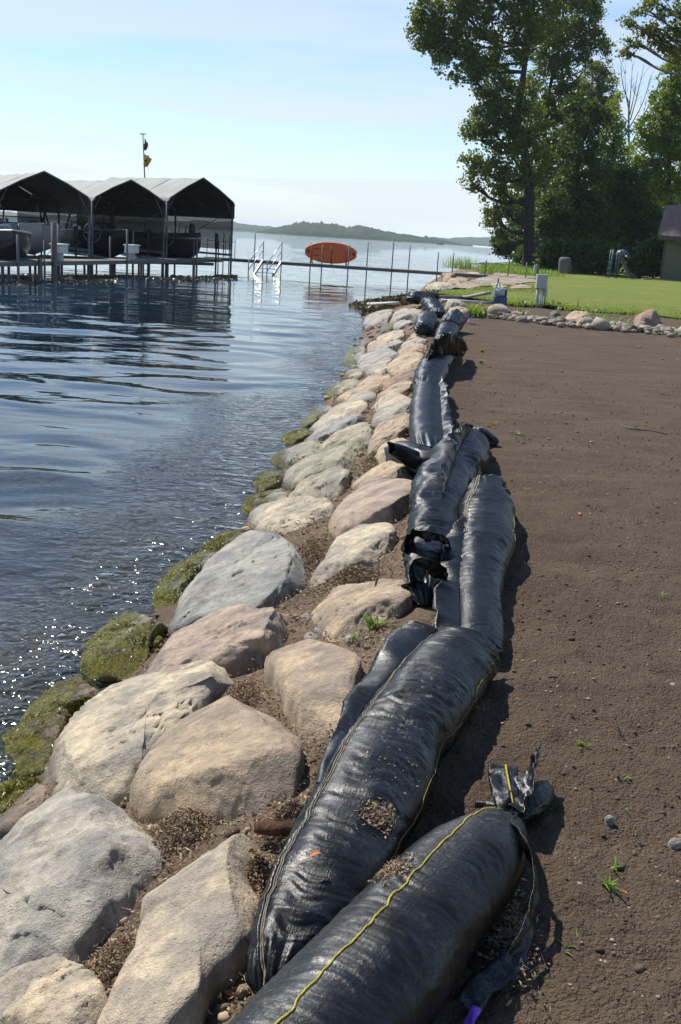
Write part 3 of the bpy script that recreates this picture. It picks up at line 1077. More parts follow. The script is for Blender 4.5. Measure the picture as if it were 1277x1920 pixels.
B([(722, 705), (682, 713), (660, 729), (701, 729), (731, 716)], 'orange', 0, 'round peach coloured stone above the orange tinged one', .09, .02, 36, 4, .8)


def ell(x0, x1, y0, y1, skew=0.25, n=11, seed=0):
    rs = np.random.default_rng(seed + 900)
    cx, cy, hx, hy = (x0 + x1) / 2, (y0 + y1) / 2, (x1 - x0) / 2, (y1 - y0) / 2
    a = np.linspace(0, 2 * math.pi, n, endpoint=False)
    r = rs.uniform(.86, 1.06, n)
    x = cx + hx * r * np.cos(a)
    y = cy + hy * r * np.sin(a) * (1 - abs(skew) * .4) - skew * hy * r * np.cos(a)
    return list(zip(x, y))


FAR = [
    (728, 796, 664, 706, 'tan', 0, 'broad tan stone next to the fanned dark flap', .11), (746, 800, 646, 674, 'orange', 0, 'peach stone with a dark base left of the fanned dark flap', .10),
    (750, 802, 637, 657, 'grey', 0, 'thin flat grey stone just beyond the peach stone', .07), (766, 816, 622, 640, 'pink', 0, 'low pinkish stone in front of the farthest lone tube', .09),
    (704, 762, 623, 645, 'pale', 0, 'pale flat stone below the two far grey boulders', .09), (686, 735, 639, 657, 'orange', 0, 'slim sandy stone lit along its top, far down the bank', .08),
    (688, 756, 642, 666, 'grey', 0, 'grey stone under the slim sandy one', .09), (669, 756, 655, 696, 'blue', .05, 'long dark blue grey stone pointing at the lake', .11),
    (676, 738, 675, 703, 'grey', .05, 'grey stone tucked under the long blue grey one', .09), (702, 733, 687, 706, 'pale', 0, 'small pale stone between the tan and the grey ones', .07),
    (648, 707, 740, 762, 'grey', 0, 'grey stone under the orange tinged one', .08),
    (640, 688, 648, 691, 'olive', .75, 'yellow green algae covered stone, farthest of the slimy ones', .07), (640, 686, 693, 714, 'olive', .7, 'slimy stone in the water left of the grey stones', .06),
    (614, 684, 710, 748, 'olive', .85, 'broad algae coated stone left of the peach stones', .07), (578, 624, 762, 788, 'blue', .55, 'wet grey green stone awash at the waterline', .05),
    (564, 600, 780, 802, 'olive', .9, 'yellow green slimy stone beside the wet one awash', .05),
    (674, 703, 638, 652, 'dark', .3, 'dark wet stone at the waterline near the sandy one', .08), (702, 722, 624, 638, 'dark', .3, 'small black wet stone below the far grey boulders', .08),
    (681, 737, 581, 617, 'grey', .1, 'far grey boulder at the water, left of a pair', .14), (732, 790, 577, 611, 'grey', 0, 'far grey boulder on the bank, right of a pair', .14),
    (712, 741, 608, 624, 'dark', 0, 'small dark oval stone below the far pair of boulders', .09), (737, 775, 602, 618, 'grey', 0, 'small grey stone right of the dark oval one', .09),
    (682, 701, 610, 621, 'dark', .2, 'small dark stone in the water by the far pair', .07),
]
for k, (x0, x1, y0, y1, tn, ms, lb, hg) in enumerate(FAR):
    B(ell(x0, x1, y0, y1, 0.45, seed=k), tn, ms, lb, hg, .02, 60 + k, 4, .7)

LAND = [(833, 874, 567, 582, 'grey', 'grey boulder at the left end of the gravel border, farther of two', .22), (838, 882, 579, 596, 'tan', 'tan boulder at the left end of the gravel border, nearer of two', .20),
        (912, 952, 573, 591, 'tan', 'domed boulder below the blue pump', .22), (956, 982, 586, 594, 'tan', 'small low stone right of the boulder below the pump', .10),
        (1032, 1050, 586, 597, 'dark', 'small dark grey stone in the gravel border', .14), (1059, 1109, 584, 612, 'tan', 'big rounded tan boulder in the gravel border', .24),
        (1187, 1241, 585, 611, 'red', 'angular reddish boulder in the gravel border at the right', .30), (1181, 1211, 601, 619, 'pink', 'small domed stone before the angular reddish boulder', .16)]
for k, (x0, x1, y0, y1, tn, lb, hg) in enumerate(LAND):
    B(ell(x0, x1, y0 + (y1 - y0) * .45, y1, 0.0, seed=k + 40), tn, 0, lb, hg, .03, 90 + k, 6, .7, onland=True, box=.75)

SPIT = [(655, 676, 570, 577), (672, 694, 563, 571), (690, 712, 558, 566), (700, 722, 572, 580), (684, 700, 576, 583), (716, 738, 561, 568), (726, 744, 570, 577)]
SPIT_L = ['grey stone at the very tip of the weedy spit', 'brown stone second from the tip of the spit', 'grey stone on the crest of the spit left of the pale pipe', 'brown stone in front of the pale pipe on the spit', 'small grey stone at the near foot of the spit', 'brown stone above the pale pipe on the spit', 'grey stone below the right end of the pale pipe']
for k, q in enumerate(SPIT):
    B(ell(*q, 0.3, seed=k + 70), 'brown' if k % 2 else 'grey', .1, SPIT_L[k], .09, .02, 120 + k, 4, .45, group='stones of the weedy spit', name='stone', cat='stone')

SLAB = [(800, 850, 528, 540, 'low pale stone at the water edge left of the dock head'), (838, 880, 520, 531, 'low pale stone under the dock where it reaches the shore'), (850, 905, 531, 543, 'broad low stone below the dock, in the middle of the sandy strip'),
        (890, 930, 520, 530, 'low stone hidden partly by the dock deck near the shore'), (905, 960, 530, 542, 'low stone on the sandy strip left of the pump pipes'), (940, 985, 523, 532, 'low stone against the dock deck near its landward end'),
        (955, 998, 533, 545, 'low stone on the sandy strip left of the electrical box'), (806, 836, 540, 547, 'small low stone above the crumpled heap of black tube'), (870, 900, 510, 518, 'low stone beyond the dock below the wispy shrub'), (830, 856, 509, 517, 'low stone beyond the dock right at the lake')]
for k, (x0, x1, y0, y1, lb) in enumerate(SLAB):
    B(ell(x0, x1, y0, y1, 0.25, 9, seed=k + 80), ('pale', 'tan', 'pink', 'grey')[k % 4], 0, lb, .05, .03, 140 + k, 7, .5, group='flat stones on the shore by the dock', name='flat_stone', cat='stone', onland=True, rough=2.0)
yy_ = np.linspace(37.5, 62, 60)
vv_ = np.linspace(0, 1, 24)
YY, VV = np.meshgrid(yy_, vv_, indexing='ij')
x0_ = crest(YY) - .25
XX = x0_ + VV * (np.interp(YY, [37.5, 42, 50, 58, 62], [.2, 1.0, 2.8, 2.4, .4]) + .35 * noise(xyz(YY * .8, 0 * YY), 91))
structure(link('sandy_shore', mesh_from('sandy_shore', xyz(XX, YY, .068 + .03 * fbm(xyz(XX * 2, YY * 2), 3, 92)), grid_faces(60, 24), M['sand'])))

# pebbles one can pick out
PEB = [(290, 1202, 20, 'dark', 'smooth brown pebble beside the shaggy mossy boulder'), (298, 1290, 16, 'olive', 'little mossy lump below the granite boulder'),
       (576, 1158, 13, 'blue', 'round blue grey pebble left of the domed tan boulder'), (598, 1182, 10, 'grey', 'grey pebble under the domed tan boulder'),
       (655, 1198, 12, 'blue', 'pale blue pebble above the tan wedge boulder'), (583, 1196, 15, 'blue', 'flat pale pebble on top of the tan wedge boulder'),
       (1267, 1579, 13, 'grey', 'light grey pebble on the soil at the right edge'), (1143, 1534, 8, 'grey', 'small grey pebble on the soil, right of the tied tube'),
       (1085, 1660, 9, 'blue', 'blue grey pebble on the soil near the big seedling'), (1262, 1285, 7, 'grey', 'tiny pebble far right on the soil'),
       (1245, 1782, 10, 'grey', 'dusty pebble low at the right edge'), (1150, 1786, 8, 'blue', 'dull grey pebble in the soil crack'),
       (628, 1105, 8, 'grey', 'grey pebble in front of the angular pale slab'), (642, 1098, 7, 'brown', 'brown pebble before the angular pale slab')]
for k, (px, py, r, tn, lb) in enumerate(PEB):
    land = px > 1000
    B(ell(px - r, px + r, py - r * .55, py + r * .6, 0.1, 8, k + 200), tn, 0.9 if 'mossy' in lb else 0, lb, r * (0.0011 if land else .0018), .004, 170 + k, 3, .28, onland=land, name='pebble', cat='pebble', box=.9)

# ================================================================== BLACK FILTER TUBES
def frame_path(pts3, rads, n):
    q = spline(np.hstack([pts3, np.asarray(rads)[:, None]]), n)
    p, r = q[:, :3], q[:, 3]
    t = np.gradient(p, axis=0)
    t /= np.linalg.norm(t, axis=1)[:, None]
    s = np.cross(t, (0, 0, 1.0))
    s /= np.linalg.norm(s, axis=1)[:, None]
    u = np.cross(s, t)
    L = np.concatenate([[0], np.cumsum(np.linalg.norm(np.diff(p, axis=0), axis=1))])
    return p, r, t, s, u, L


class Tube:
    """a stuffed cloth tube lying on the ground along pixels (px, py, half width px)"""

    def __init__(self, px, seed, label, flat=0.70, nu=300, nv=110, wr=1.0, pleat0=0.0, pleat1=0.0, ground=0.0, pinch=None, lumps=1.0, close=(True, True), parent=None, zadd=0.0):
        P3, R = [], []
        for (a, b, h) in px:
            q = at(a, b, ground + 0.10)
            dep = -(_M3.T @ (q - [0, 0, CAM_H]))[2]
            r = h * dep / F_PX
            q = at(a, b, ground + zadd + r * flat * 0.98)
            P3.append(q)
            R.append(r)
        self.seed = seed
        self.p, self.r, self.t, self.s, self.u, self.L = frame_path(np.array(P3), R, nu)
        self.flat, self.ground, self.wr, self.nv, self.nu = flat, ground, wr, nv, nu
        self.pl = (pleat0, pleat1)
        self.lumps = lumps
        self.root = parent if parent is not None else empty('filter_tube', (*self.p[nu // 2][:2], ground), label, 'filter tube')
        part = 'gathered_end' if parent is not None else 'tube_body'
        th = np.linspace(0, 2 * math.pi, nv, endpoint=False)
        co = self.surf(np.arange(nu)[:, None], th[None, :])
        f = grid_faces(nu, nv, True)
        flatco = co.reshape(-1, 3)
        uv = np.stack(np.broadcast_arrays(self.L[:, None], th[None] * self.r.mean()), -1).reshape(-1, 2)
        f3 = []
        n0 = nu * nv
        extra = []
        for end, row in ((0, 0), (1, nu - 1)):
            if close[end]:
                i = np.arange(nv)
                tri = np.stack([np.full(nv, n0 + len(extra)), row * nv + (i + 1) % nv, row * nv + i], -1)
                f3.append(tri if end == 0 else tri[:, ::-1])
                extra.append(co[row].mean(0))
        if extra:
            flatco = np.vstack([flatco, np.array(extra)])
            uv = np.vstack([uv, np.zeros((len(extra), 2))])
        axv = np.vstack([np.repeat(self.t, nv, 0)] + ([np.tile([[0, 1., 0]], (len(extra), 1))] if extra else []))
        o = np.array(parent_origin(self.root))
        me = mesh_from(part, flatco - o, [f] + ([np.vstack(f3)] if f3 else []), M['cloth'], uv=uv, axis=axv)
        self.body = link(part, me, self.root)

    def surf(self, i, th, lift=0.0):
        """point on the cloth at path index i (float ok) and angle th: 0 = right side, pi/2 = top"""
        i = np.asarray(i, float)
        th = np.asarray(th, float)
        i, th = np.broadcast_arrays(i, th)
        k0 = np.clip(np.floor(i).astype(int), 0, self.nu - 1)
        k1 = np.minimum(k0 + 1, self.nu - 1)
        f = (i - k0)
        g = lambda a: (a[k0] * (1 - f)[..., None] + a[k1] * f[..., None]) if a.ndim == 2 else a[k0] * (1 - f) + a[k1] * f
        p, r, s, u, L = g(self.p), g(self.r), g(self.s), g(self.u), g(self.L)
        q = xyz(np.cos(th) * 1.3, np.sin(th) * 1.3, L)
        sd = self.seed
        lump = 0.075 * fbm(xyz(q[..., 0] * .8, q[..., 1] * .8, L * 3.6), 2, sd) * self.lumps
        w1 = 1 - np.abs(noise(xyz(q[..., 0] * .6 + 5, q[..., 1] * .6, L * 24 + 1.2 * noise(xyz(q[..., 0], q[..., 1], L * 4), sd + 8)), sd + 1))
        w2 = 1 - np.abs(noise(xyz(q[..., 0] * .8, q[..., 1] * .8 + 9, L * 62 + 1.5 * noise(xyz(q[..., 0] * 1.6, q[..., 1] * 1.6, L * 6), sd + 9)), sd + 2))
        patch = np.clip(0.65 + 0.9 * fbm(xyz(q[..., 0] * .8, q[..., 1] * .8, L * 2.4), 2, sd + 4), 0.1, 1.5)
        wr = self.wr * patch * (0.060 * (w1 - .6) + 0.030 * (w2 - .6))
        m = self.nu - 1
        e0, e1 = np.clip(1 - i / (0.22 * m), 0, 1), np.clip(1 - (m - i) / (0.22 * m), 0, 1)
        pl = 0
        for e, a, kk in ((e0, self.pl[0], 13), (e1, self.pl[1], 12)):
            if a:
                fold = np.sin(th * kk + 2.5 * noise(xyz(np.cos(th), np.sin(th), L * 3), sd + 6) * 2) + .6 * np.sin(th * (kk * 2 + 1) + 3 * e)
                pl = pl + a * e ** 0.8 * fold * 0.14
        rr = r * (1 + lump + wr + pl) + lift
        cs, sn = np.cos(th), np.sin(th)
        cs = np.sign(cs) * np.abs(cs) ** 0.92
        vert = np.where(sn < 0, sn * 0.98, np.abs(sn) ** 0.95)
        co = p + (rr * cs)[..., None] * s + (rr * vert * self.flat)[..., None] * u
        co[..., 2] = np.maximum(co[..., 2], self.ground - 0.03) if self.ground > -.05 else co[..., 2]
        return co

    def normal(self, i, th):
        a = self.surf(i, th)
        b = self.surf(i, np.asarray(th) + 0.05)
        c = self.surf(np.asarray(i) + 1.0, th)
        n = np.cross(c - a, b - a)
        n /= np.linalg.norm(n, axis=-1)[..., None] + 1e-12
        ctr = self.p[np.clip(np.asarray(i).astype(int), 0, self.nu - 1)]
        sg = np.sign(((a - ctr) * n).sum(-1))
        return n * sg[..., None]

    def stitch(self, name, mat, keys, rad=0.003, wob=0.0, lift=0.002):
        """a line of stitching on the cloth: keys (fraction, angle)"""
        k = np.array(keys, float)
        fr = np.linspace(k[0, 0], k[-1, 0], 220)
        sp = spline(k, 220)
        th = np.interp(fr, sp[:, 0], sp[:, 1]) + wob * fbm(xyz(fr * 26, 0 * fr), 2, self.seed + 30)
        co = self.surf(fr * (self.nu - 1), th, lift)
        mb = MB()
        mb.tube(co, rad * (0.8 + 0.4 * RNG.random(220)), 6)
        return mb.build(name, mat, self.body, shade=True)

    def fin(self, name, keys, lean, wave=0.02, n=240, m=9, seed=0, ends=True, curl=0.0):
        """the sewn flap along the seam: keys (fraction, angle, width m), leaning by angle lean"""
        k = np.array(keys, float)
        sp = spline(k, n)
        fr, th, w = sp[:, 0], sp[:, 1], np.maximum(sp[:, 2], 0.004)
        base = self.surf(fr * (self.nu - 1), th, -0.004)
        kx = np.clip((fr * (self.nu - 1)).astype(int), 0, self.nu - 1)
        nr = np.cos(th)[:, None] * self.s[kx] + np.sin(th)[:, None] * self.u[kx]
        t = self.t[kx]
        side = np.cross(t, nr)
        Ls = self.L[kx]
        v = np.linspace(0, 1, m)
        le = lean + 0.40 * fbm(xyz(Ls * 4, 0 * Ls), 2, seed + 70)
        rows = []
        for vv in v:
            an = le * (0.6 + 0.4 * vv) + curl * vv * vv
            d = np.cos(an)[:, None] * nr + np.sin(an)[:, None] * side
            wob = wave * vv ** 1.5 * fbm(xyz(Ls * 6, 0 * Ls + vv * .5), 2, seed + 71)
            rows.append(base + d * (w * vv * (1 + 0.10 * noise(xyz(Ls * 9, 0 * Ls), seed + 3)))[:, None] + side * (wob * np.minimum(w / .05, 1.2))[:, None])
        co = np.stack(rows, 1)
        co[..., 2] = np.maximum(co[..., 2], self.ground + 0.004)
        uv = np.stack(np.broadcast_arrays(Ls[:, None], v[None] * w[:, None]), -1).reshape(-1, 2)
        me = mesh_from(name, co.reshape(-1, 3) - parent_origin(self.root), grid_faces(n, m), M['cloth'], uv=uv)
        o = link(name, me, self.root)
        sol = o.modifiers.new('thick', 'SOLIDIFY')
        sol.thickness = 0.003
        return o


def ribbon(name, parent, pts, wids, ang, mat=None, seed=0, n=160, m=7, wave=0.006, cup=0.0):
    """free cloth strap: 3-D points, widths, roll angle of its width about its run (0 = lying flat)"""
    q = spline(np.hstack([np.array(pts, float), np.array(wids, float)[:, None], np.array(ang, float)[:, None]]), n)
    p, w, a = q[:, :3], q[:, 3], q[:, 4]
    t = np.gradient(p, axis=0)
    t /= np.linalg.norm(t, axis=1)[:, None]
    s = np.cross(t, (0, 0, 1.0))
    s /= np.linalg.norm(s, axis=1)[:, None] + 1e-9
    u = np.cross(s, t)
    L = np.concatenate([[0], np.cumsum(np.linalg.norm(np.diff(p, axis=0), axis=1))])
    v = np.linspace(-.5, .5, m)
    d = np.cos(a)[:, None] * s + np.sin(a)[:, None] * u
    nn = -np.sin(a)[:, None] * s + np.cos(a)[:, None] * u
    co = p[:, None] + d[:, None] * (w[:, None] * v[None])[..., None]
    wob = wave * fbm(xyz(np.repeat(L[:, None] * 16, m, 1), np.repeat(v[None] * 2, n, 0)), 3, seed) + cup * (v[None] ** 2) * w[:, None]
    co = co + nn[:, None] * wob[..., None]
    uv = np.stack(np.broadcast_arrays(L[:, None], v[None] * w[:, None]), -1).reshape(-1, 2)
    me = mesh_from(name, co.reshape(-1, 3) - parent_origin(parent), grid_faces(n, m), mat or M['cloth'], uv=uv)
    o = link(name, me, parent)
    sol = o.modifiers.new('thick', 'SOLIDIFY')
    sol.thickness = 0.0028
    sol.offset = 0
    return o


def ruffle(name, parent, a, b, r0, r1, seed, pleats=9, amp=0.3, squash=(1.0, 0.6), n=70, nv=120, roll=0.0, edge=0.25, gz=0.0, bend=(0, 0, 0), gap=0.0):
    """gathered open cloth end: from neck a to mouth b"""
    a, b = np.array(a, float), np.array(b, float)
    d = b - a
    Ln = np.linalg.norm(d)
    d /= Ln
    ref = np.array([0, 0, 1.]) if abs(d[2]) < .85 else np.array([0, 1., 0])
    s = np.cross(d, ref)
    s /= np.linalg.norm(s)
    u = np.cross(s, d)
    s, u = math.cos(roll) * s + math.sin(roll) * u, -math.sin(roll) * s + math.cos(roll) * u
    uu = np.linspace(0, 1, n)[:, None]
    th = np.linspace(gap, 2 * math.pi - gap, nv)[None]
    r = r0 + (r1 - r0) * uu ** 0.8
    cth, sth = np.cos(th), np.sin(th)
    fold = np.sin(th * pleats + 2.2 * noise(xyz(cth * 1.2 + 0 * uu, sth * 1.2 + 0 * uu, uu * 1.4), seed))
    fold = fold + 0.22 * np.sin(th * (pleats * 2 - 1) + uu * 2 + 1.0)
    nz = fbm(xyz(cth * 1.6 + 0 * uu, sth * 1.6 + 0 * uu, uu * 2.2), 3, seed + 2)
    rr = r * (1 + amp * fold * (0.35 + 0.65 * uu ** .5) * (1 - .35 * uu) + 0.22 * nz * uu)
    ln = uu * Ln * (1 + edge * fbm(xyz(cth * 1.3 + 0 * uu, sth * 1.3 + 0 * uu, 0 * uu + 3.3), 3, seed + 4) * uu)
    co = a + ln[..., None] * d + (rr * cth * squash[0])[..., None] * s + (rr * sth * squash[1])[..., None] * u
    co = co + (uu ** 2)[..., None] * np.array(bend)
    co[..., 2] = np.maximum(co[..., 2], gz + 0.004 + 0.006 * np.abs(fold) * (co[..., 2] < gz + .03))
    uv = np.stack(np.broadcast_arrays(uu * Ln, th * r), -1).reshape(-1, 2)
    me = mesh_from(name, co.reshape(-1, 3) - parent_origin(parent), grid_faces(n, nv), M['cloth'], uv=uv)
    o = link(name, me, parent)
    sol = o.modifiers.new('thick', 'SOLIDIFY')
    sol.thickness = 0.003
    return o


def pouch(root, px, seed, zadd=0.0, wr=1.6, lumps=2.0, ground=0.0, flat=.8):
    return Tube(px, seed, '', flat=flat, nu=90, nv=90, wr=wr, pleat0=1.0, pleat1=1.2, lumps=lumps, parent=root, zadd=zadd, ground=ground)


# --- nearest tube, with the bright yellow line and tied end
TA = Tube([(500, 2090, 165), (560, 2010, 155), (620, 1935, 145), (703, 1835, 132), (765, 1755, 120), (818, 1691, 110), (885, 1617, 95), (925, 1570, 66), (948, 1546, 34), (958, 1534, 14)], 3,
          'nearest black filter tube with a bright yellow line and a tied end', flat=.78, nu=330, nv=100, wr=.65, pleat1=.55, lumps=.75)
TA.stitch('yellow_line', M['yellow'], [(0.0, 1.72), (.25, 1.74), (.45, 1.76), (.6, 1.80), (.8, 1.92), (.93, 1.75), (.97, 1.35)], 0.0025, .03)
neck = np.array(TA.p[-1])
def AT(px, py, z):
    return at(px, py, z)
ribbon('tied_end', TA.root, [neck + [-.005, -.03, -.02], AT(950, 1505, .085), AT(944, 1465, .075), AT(943, 1432, .06)], [.035, .065, .085, .090], [.05, .1, .15, .2], seed=31, wave=.010, n=70, m=13, cup=-.25)
pouch(TA.root, [(958, 1540, 12), (978, 1524, 26), (1000, 1502, 31), (1016, 1484, 24), (1024, 1470, 8)], 57, .0, wr=.8, lumps=1.0)
ribbon('tied_end', TA.root, [AT(975, 1515, .10), AT(990, 1475, .10), AT(1002, 1440, .10), AT(1010, 1408, .10)], [.05, .075, .075, .045], [.7, .8, 1.0, 1.2], seed=32, wave=.014, n=70, m=13, cup=.9)
TA_y = MB()
TA_y.tube(np.array([AT(962, 1506, .100), AT(955, 1472, .092), AT(948, 1434, .086)]), .0028, 6)
TA_y.build('yellow_line', M['yellow'], TA.root, shade=True)
ribbon('tie_strap', TA.root, [neck + [-.10, .035, .02], neck + [-.05, .0, .035], neck + [-.01, -.01, .03], AT(975, 1560, .15), AT(999, 1625, .12), AT(1001, 1690, .09), AT(990, 1745, .07), AT(972, 1785, .05), AT(942, 1822, .03), AT(900, 1850, .025), AT(878, 1885, .02)],
       [.008, .014, .022, .05, .05, .045, .045, .05, .055, .06, .065], [0.3, .5, .9, 1.15, 1.25, 1.2, 1.0, .8, .5, .3, .2], seed=5, wave=.012)


def tape(px0, px1, w, z0, z1, label, seed):
    a, b = at(*px0, z0), at(*px1, z1)
    r = empty('flagging_tape', (a[0], a[1], 0), label, 'flagging tape')
    ribbon('tape', r, [a, a * .6 + b * .4 + [0, 0, .012], b], [w * .8, w, w * .9], [.4, .7, .5], M['purple'], seed, 40, 5, .006)
    return r


tape((872, 1940), (892, 1888), .026, .012, .05, 'purple flagging tape by the loose strap of the nearest tube', 3)
tape((877, 604), (887, 594), .26, .03, .14, 'purple flagging tape at the corner of the gravel border', 4)

# --- long tube with double stitched seam
TB = Tube([(512, 1872, 36), (522, 1840, 62), (545, 1785, 84), (588, 1700, 100), (646, 1583, 107), (690, 1495, 101), (731, 1412, 94), (787, 1325, 86), (843, 1255, 77), (872, 1226, 71)], 4,
          'long black filter tube with a double stitched seam and a torn patch', nu=420, nv=100, wr=1.9, pleat0=.9, lumps=1.0)
for off in (0.0, 0.06):
    TB.stitch('seam_stitching', M['seam'], [(.04, 1.75 + off), (.14, 2.05 + off), (.3, 2.28 + off), (.5, 2.22 + off), (.7, 2.28 + off), (.85, 2.42 + off), (.98, 2.5 + off)], .0018, .025, .002)
TB.stitch('yellow_line', M['dullyellow'], [(.28, .35), (.40, .32), (.5, .15), (.6, .28), (.7, .12), (.85, .22), (.99, .2)], .0013, .09)
TB.fin('seam_flap', [(.52, 2.5, .012), (.64, 2.58, .04), (.76, 2.62, .09), (.93, 2.55, .12), (1.0, 2.4, .11)], -.55, .03, seed=11)
TB.fin('seam_edge', [(.03, 1.95, .014), (.14, 2.16, .012), (.3, 2.37, .012), (.5, 2.31, .010), (.66, 2.36, .012)], -.9, .006, seed=12, m=4)

# --- middle right tube
TC = Tube([(900, 1224, 40), (898, 1195, 44), (897, 1150, 45), (897, 1090, 46), (906, 1030, 53), (912, 980, 54), (911, 945, 48), (906, 918, 34), (903, 904, 20)], 5,
          'middle black filter tube lying nearest the soil, with a stitched seam', nu=320, nv=90, wr=2.0, pleat1=.5)
for off in (0.0, .1):
    TC.stitch('seam_stitching', M['seam'], [(.50, 2.25 + off), (.62, 2.2 + off), (.75, 1.95 + off), (.9, 1.75 + off)], .004, .05, .004)
TC.stitch('yellow_line', M['dullyellow'], [(.40, .15), (.55, .25), (.7, .15), (.85, .4), (.93, .5)], .0018, .08)
TC.fin('seam_flap', [(.05, 2.55, .10), (.2, 2.5, .115), (.35, 2.45, .115), (.48, 2.35, .08), (.56, 2.25, .03)], -.85, .03, seed=14)
pouch(TC.root, [(900, 918, 16), (918, 908, 20), (934, 905, 14), (944, 908, 5)], 51)

# --- middle left tube, crumpled end towards the camera
TD = Tube([(797, 1134, 10), (793, 1106, 29), (796, 1060, 38), (808, 1012, 46), (815, 965, 49), (830, 915, 53), (855, 870, 51), (872, 838, 40), (880, 820, 26)], 6,
          'middle black filter tube nearer the stones, its near end deeply crumpled', nu=300, nv=100, wr=1.8, pleat0=.9, pleat1=.6, lumps=1.4)
TD.fin('seam_flap', [(.50, 1.35, .03), (.6, 1.35, .07), (.72, 1.45, .09), (.82, 1.5, .10), (.90, 1.5, .05), (.94, 1.5, .01)], -.25, .04, seed=15)
pouch(TD.root, [(874, 822, 18), (895, 816, 22), (915, 822, 16), (933, 832, 6)], 52)
pouch(TD.root, [(858, 815, 8), (875, 808, 12), (900, 812, 10), (915, 816, 4)], 56, .06)
ribbon('crumpled_fold', TD.root, [at(758, 1050, .06), at(764, 1018, .15), at(784, 996, .22), at(812, 996, .24), at(838, 1018, .17)], [.05, .09, .11, .11, .06], [.5, .6, .7, .75, .6], seed=35, wave=.035, cup=-.5, m=11)
ribbon('crumpled_fold', TD.root, [at(764, 1104, .05), at(774, 1074, .13), at(796, 1058, .18), at(818, 1064, .17), at(834, 1092, .10)], [.04, .08, .10, .09, .05], [.5, .6, .7, .75, .6], seed=36, wave=.035, cup=-.5, m=11)

# --- further tubes
TE = Tube([(808, 858, 24), (803, 835, 33), (800, 795, 33), (800, 760, 30), (803, 735, 26), (806, 724, 18)], 7, 'smooth straight black filter tube beside the tight tan dome boulder', nu=180, nv=80, wr=.7, pleat0=.8, lumps=.5)
TE.fin('seam_flap', [(.08, .75, .09), (.3, .7, .10), (.5, .65, .08), (.7, .7, .09), (.95, .8, .08)], .45, .03, seed=17)
pouch(TE.root, [(832, 872, 18), (810, 878, 37), (784, 872, 41), (760, 856, 33), (741, 847, 19), (728, 842, 5)], 53, .04, ground=-.12)
ruffle('flared_end', TE.root, at(775, 862, .12), at(733, 842, .20), .09, .06, 37, 2, .18, (1.0, .7), edge=.10, gz=-.2)
TF = Tube([(796, 742, 18), (799, 722, 25), (808, 700, 28), (822, 676, 25), (836, 658, 21), (842, 648, 16)], 8, 'black filter tube with a fanned dark flap, far down the bank', nu=160, nv=70, wr=1.3, pleat0=1.4, pleat1=.8, lumps=1.2)
ribbon('fanned_flap', TF.root, [at(800, 690, .16), at(803, 668, .26), at(818, 652, .34), at(840, 646, .36), at(858, 650, .26), at(873, 659, .10)], [.10, .24, .32, .32, .26, .10], [1.2, 1.25, 1.3, 1.35, 1.3, 1.2], seed=8, wave=.03)
pouch(TF.root, [(815, 724, 12), (800, 724, 18), (785, 724, 14), (774, 727, 6)], 54)
TG = Tube([(826, 652, 15), (834, 634, 19), (839, 620, 19), (845, 609, 16)], 9, 'black filter tube ending in an open mouth at the far corner of the soil', nu=120, nv=60, wr=1.2, pleat0=.6, lumps=1.2)
ruffle('open_mouth', TG.root, at(843, 612, .16), at(853, 601, .20), .15, .22, 41, 5, .2, (1.0, .8), edge=.25)
TH_ = Tube([(795, 620, 16), (797, 611, 19), (800, 600, 18), (804, 592, 13)], 10, 'short lone black filter tube behind the open mouthed one', nu=110, nv=60, wr=1.2, pleat0=1.2, pleat1=.8, lumps=1.3)
TI = Tube([(822, 590, 11), (816, 580, 15), (808, 571, 15), (800, 566, 11)], 11, 'dark slumped filter tube above the short lone one', nu=110, nv=60, wr=1.4, pleat0=1.2, pleat1=1.2, lumps=1.8)
TJ = Tube([(768, 563, 9), (775, 560, 14), (790, 557, 14), (806, 556, 12), (818, 559, 8)], 12, 'crumpled heap of black tube lying crosswise on the far shore', nu=110, nv=60, wr=1.6, pleat0=1.4, pleat1=1.4, lumps=2.2)

# stick jammed between the tubes and a dark stake among the stones
mb = MB()
mb.tube(spline([at(858, 1222, .12), at(890, 1220, .135), at(942, 1222, .10)], 12), [.006, .008, .009, .009, .008, .009, .01, .009, .009, .008, .007, .005], 7)
tag(mb.build('stick', M['brownwood'], shade=True), 'brown stick lying across the joint between two black tubes', 'stick')
mb = MB()
mb.tube(spline([hit_bank(486, 1552, .05), hit_bank(520, 1553, .055), hit_bank(560, 1552, .05)], 10), [.019] * 10, 10)
tag(mb.build('stake', M['brownwood'], shade=True), 'dark brown stake end poking out beside the long seamed tube', 'stake')

# ================================================================== DOCK
DECK_Z = 0.10
d_land, d_lake = at(1003, 521, DECK_Z), at(388, 481, DECK_Z)
d_dir = (d_lake - d_land)
d_len = np.linalg.norm(d_dir)
d_dir /= d_len
d_side = np.cross(d_dir, (0, 0, 1.0))          # points away from the camera or to it
if d_side[1] > 0:
    d_side = -d_side                             # towards the camera
DW = 1.15


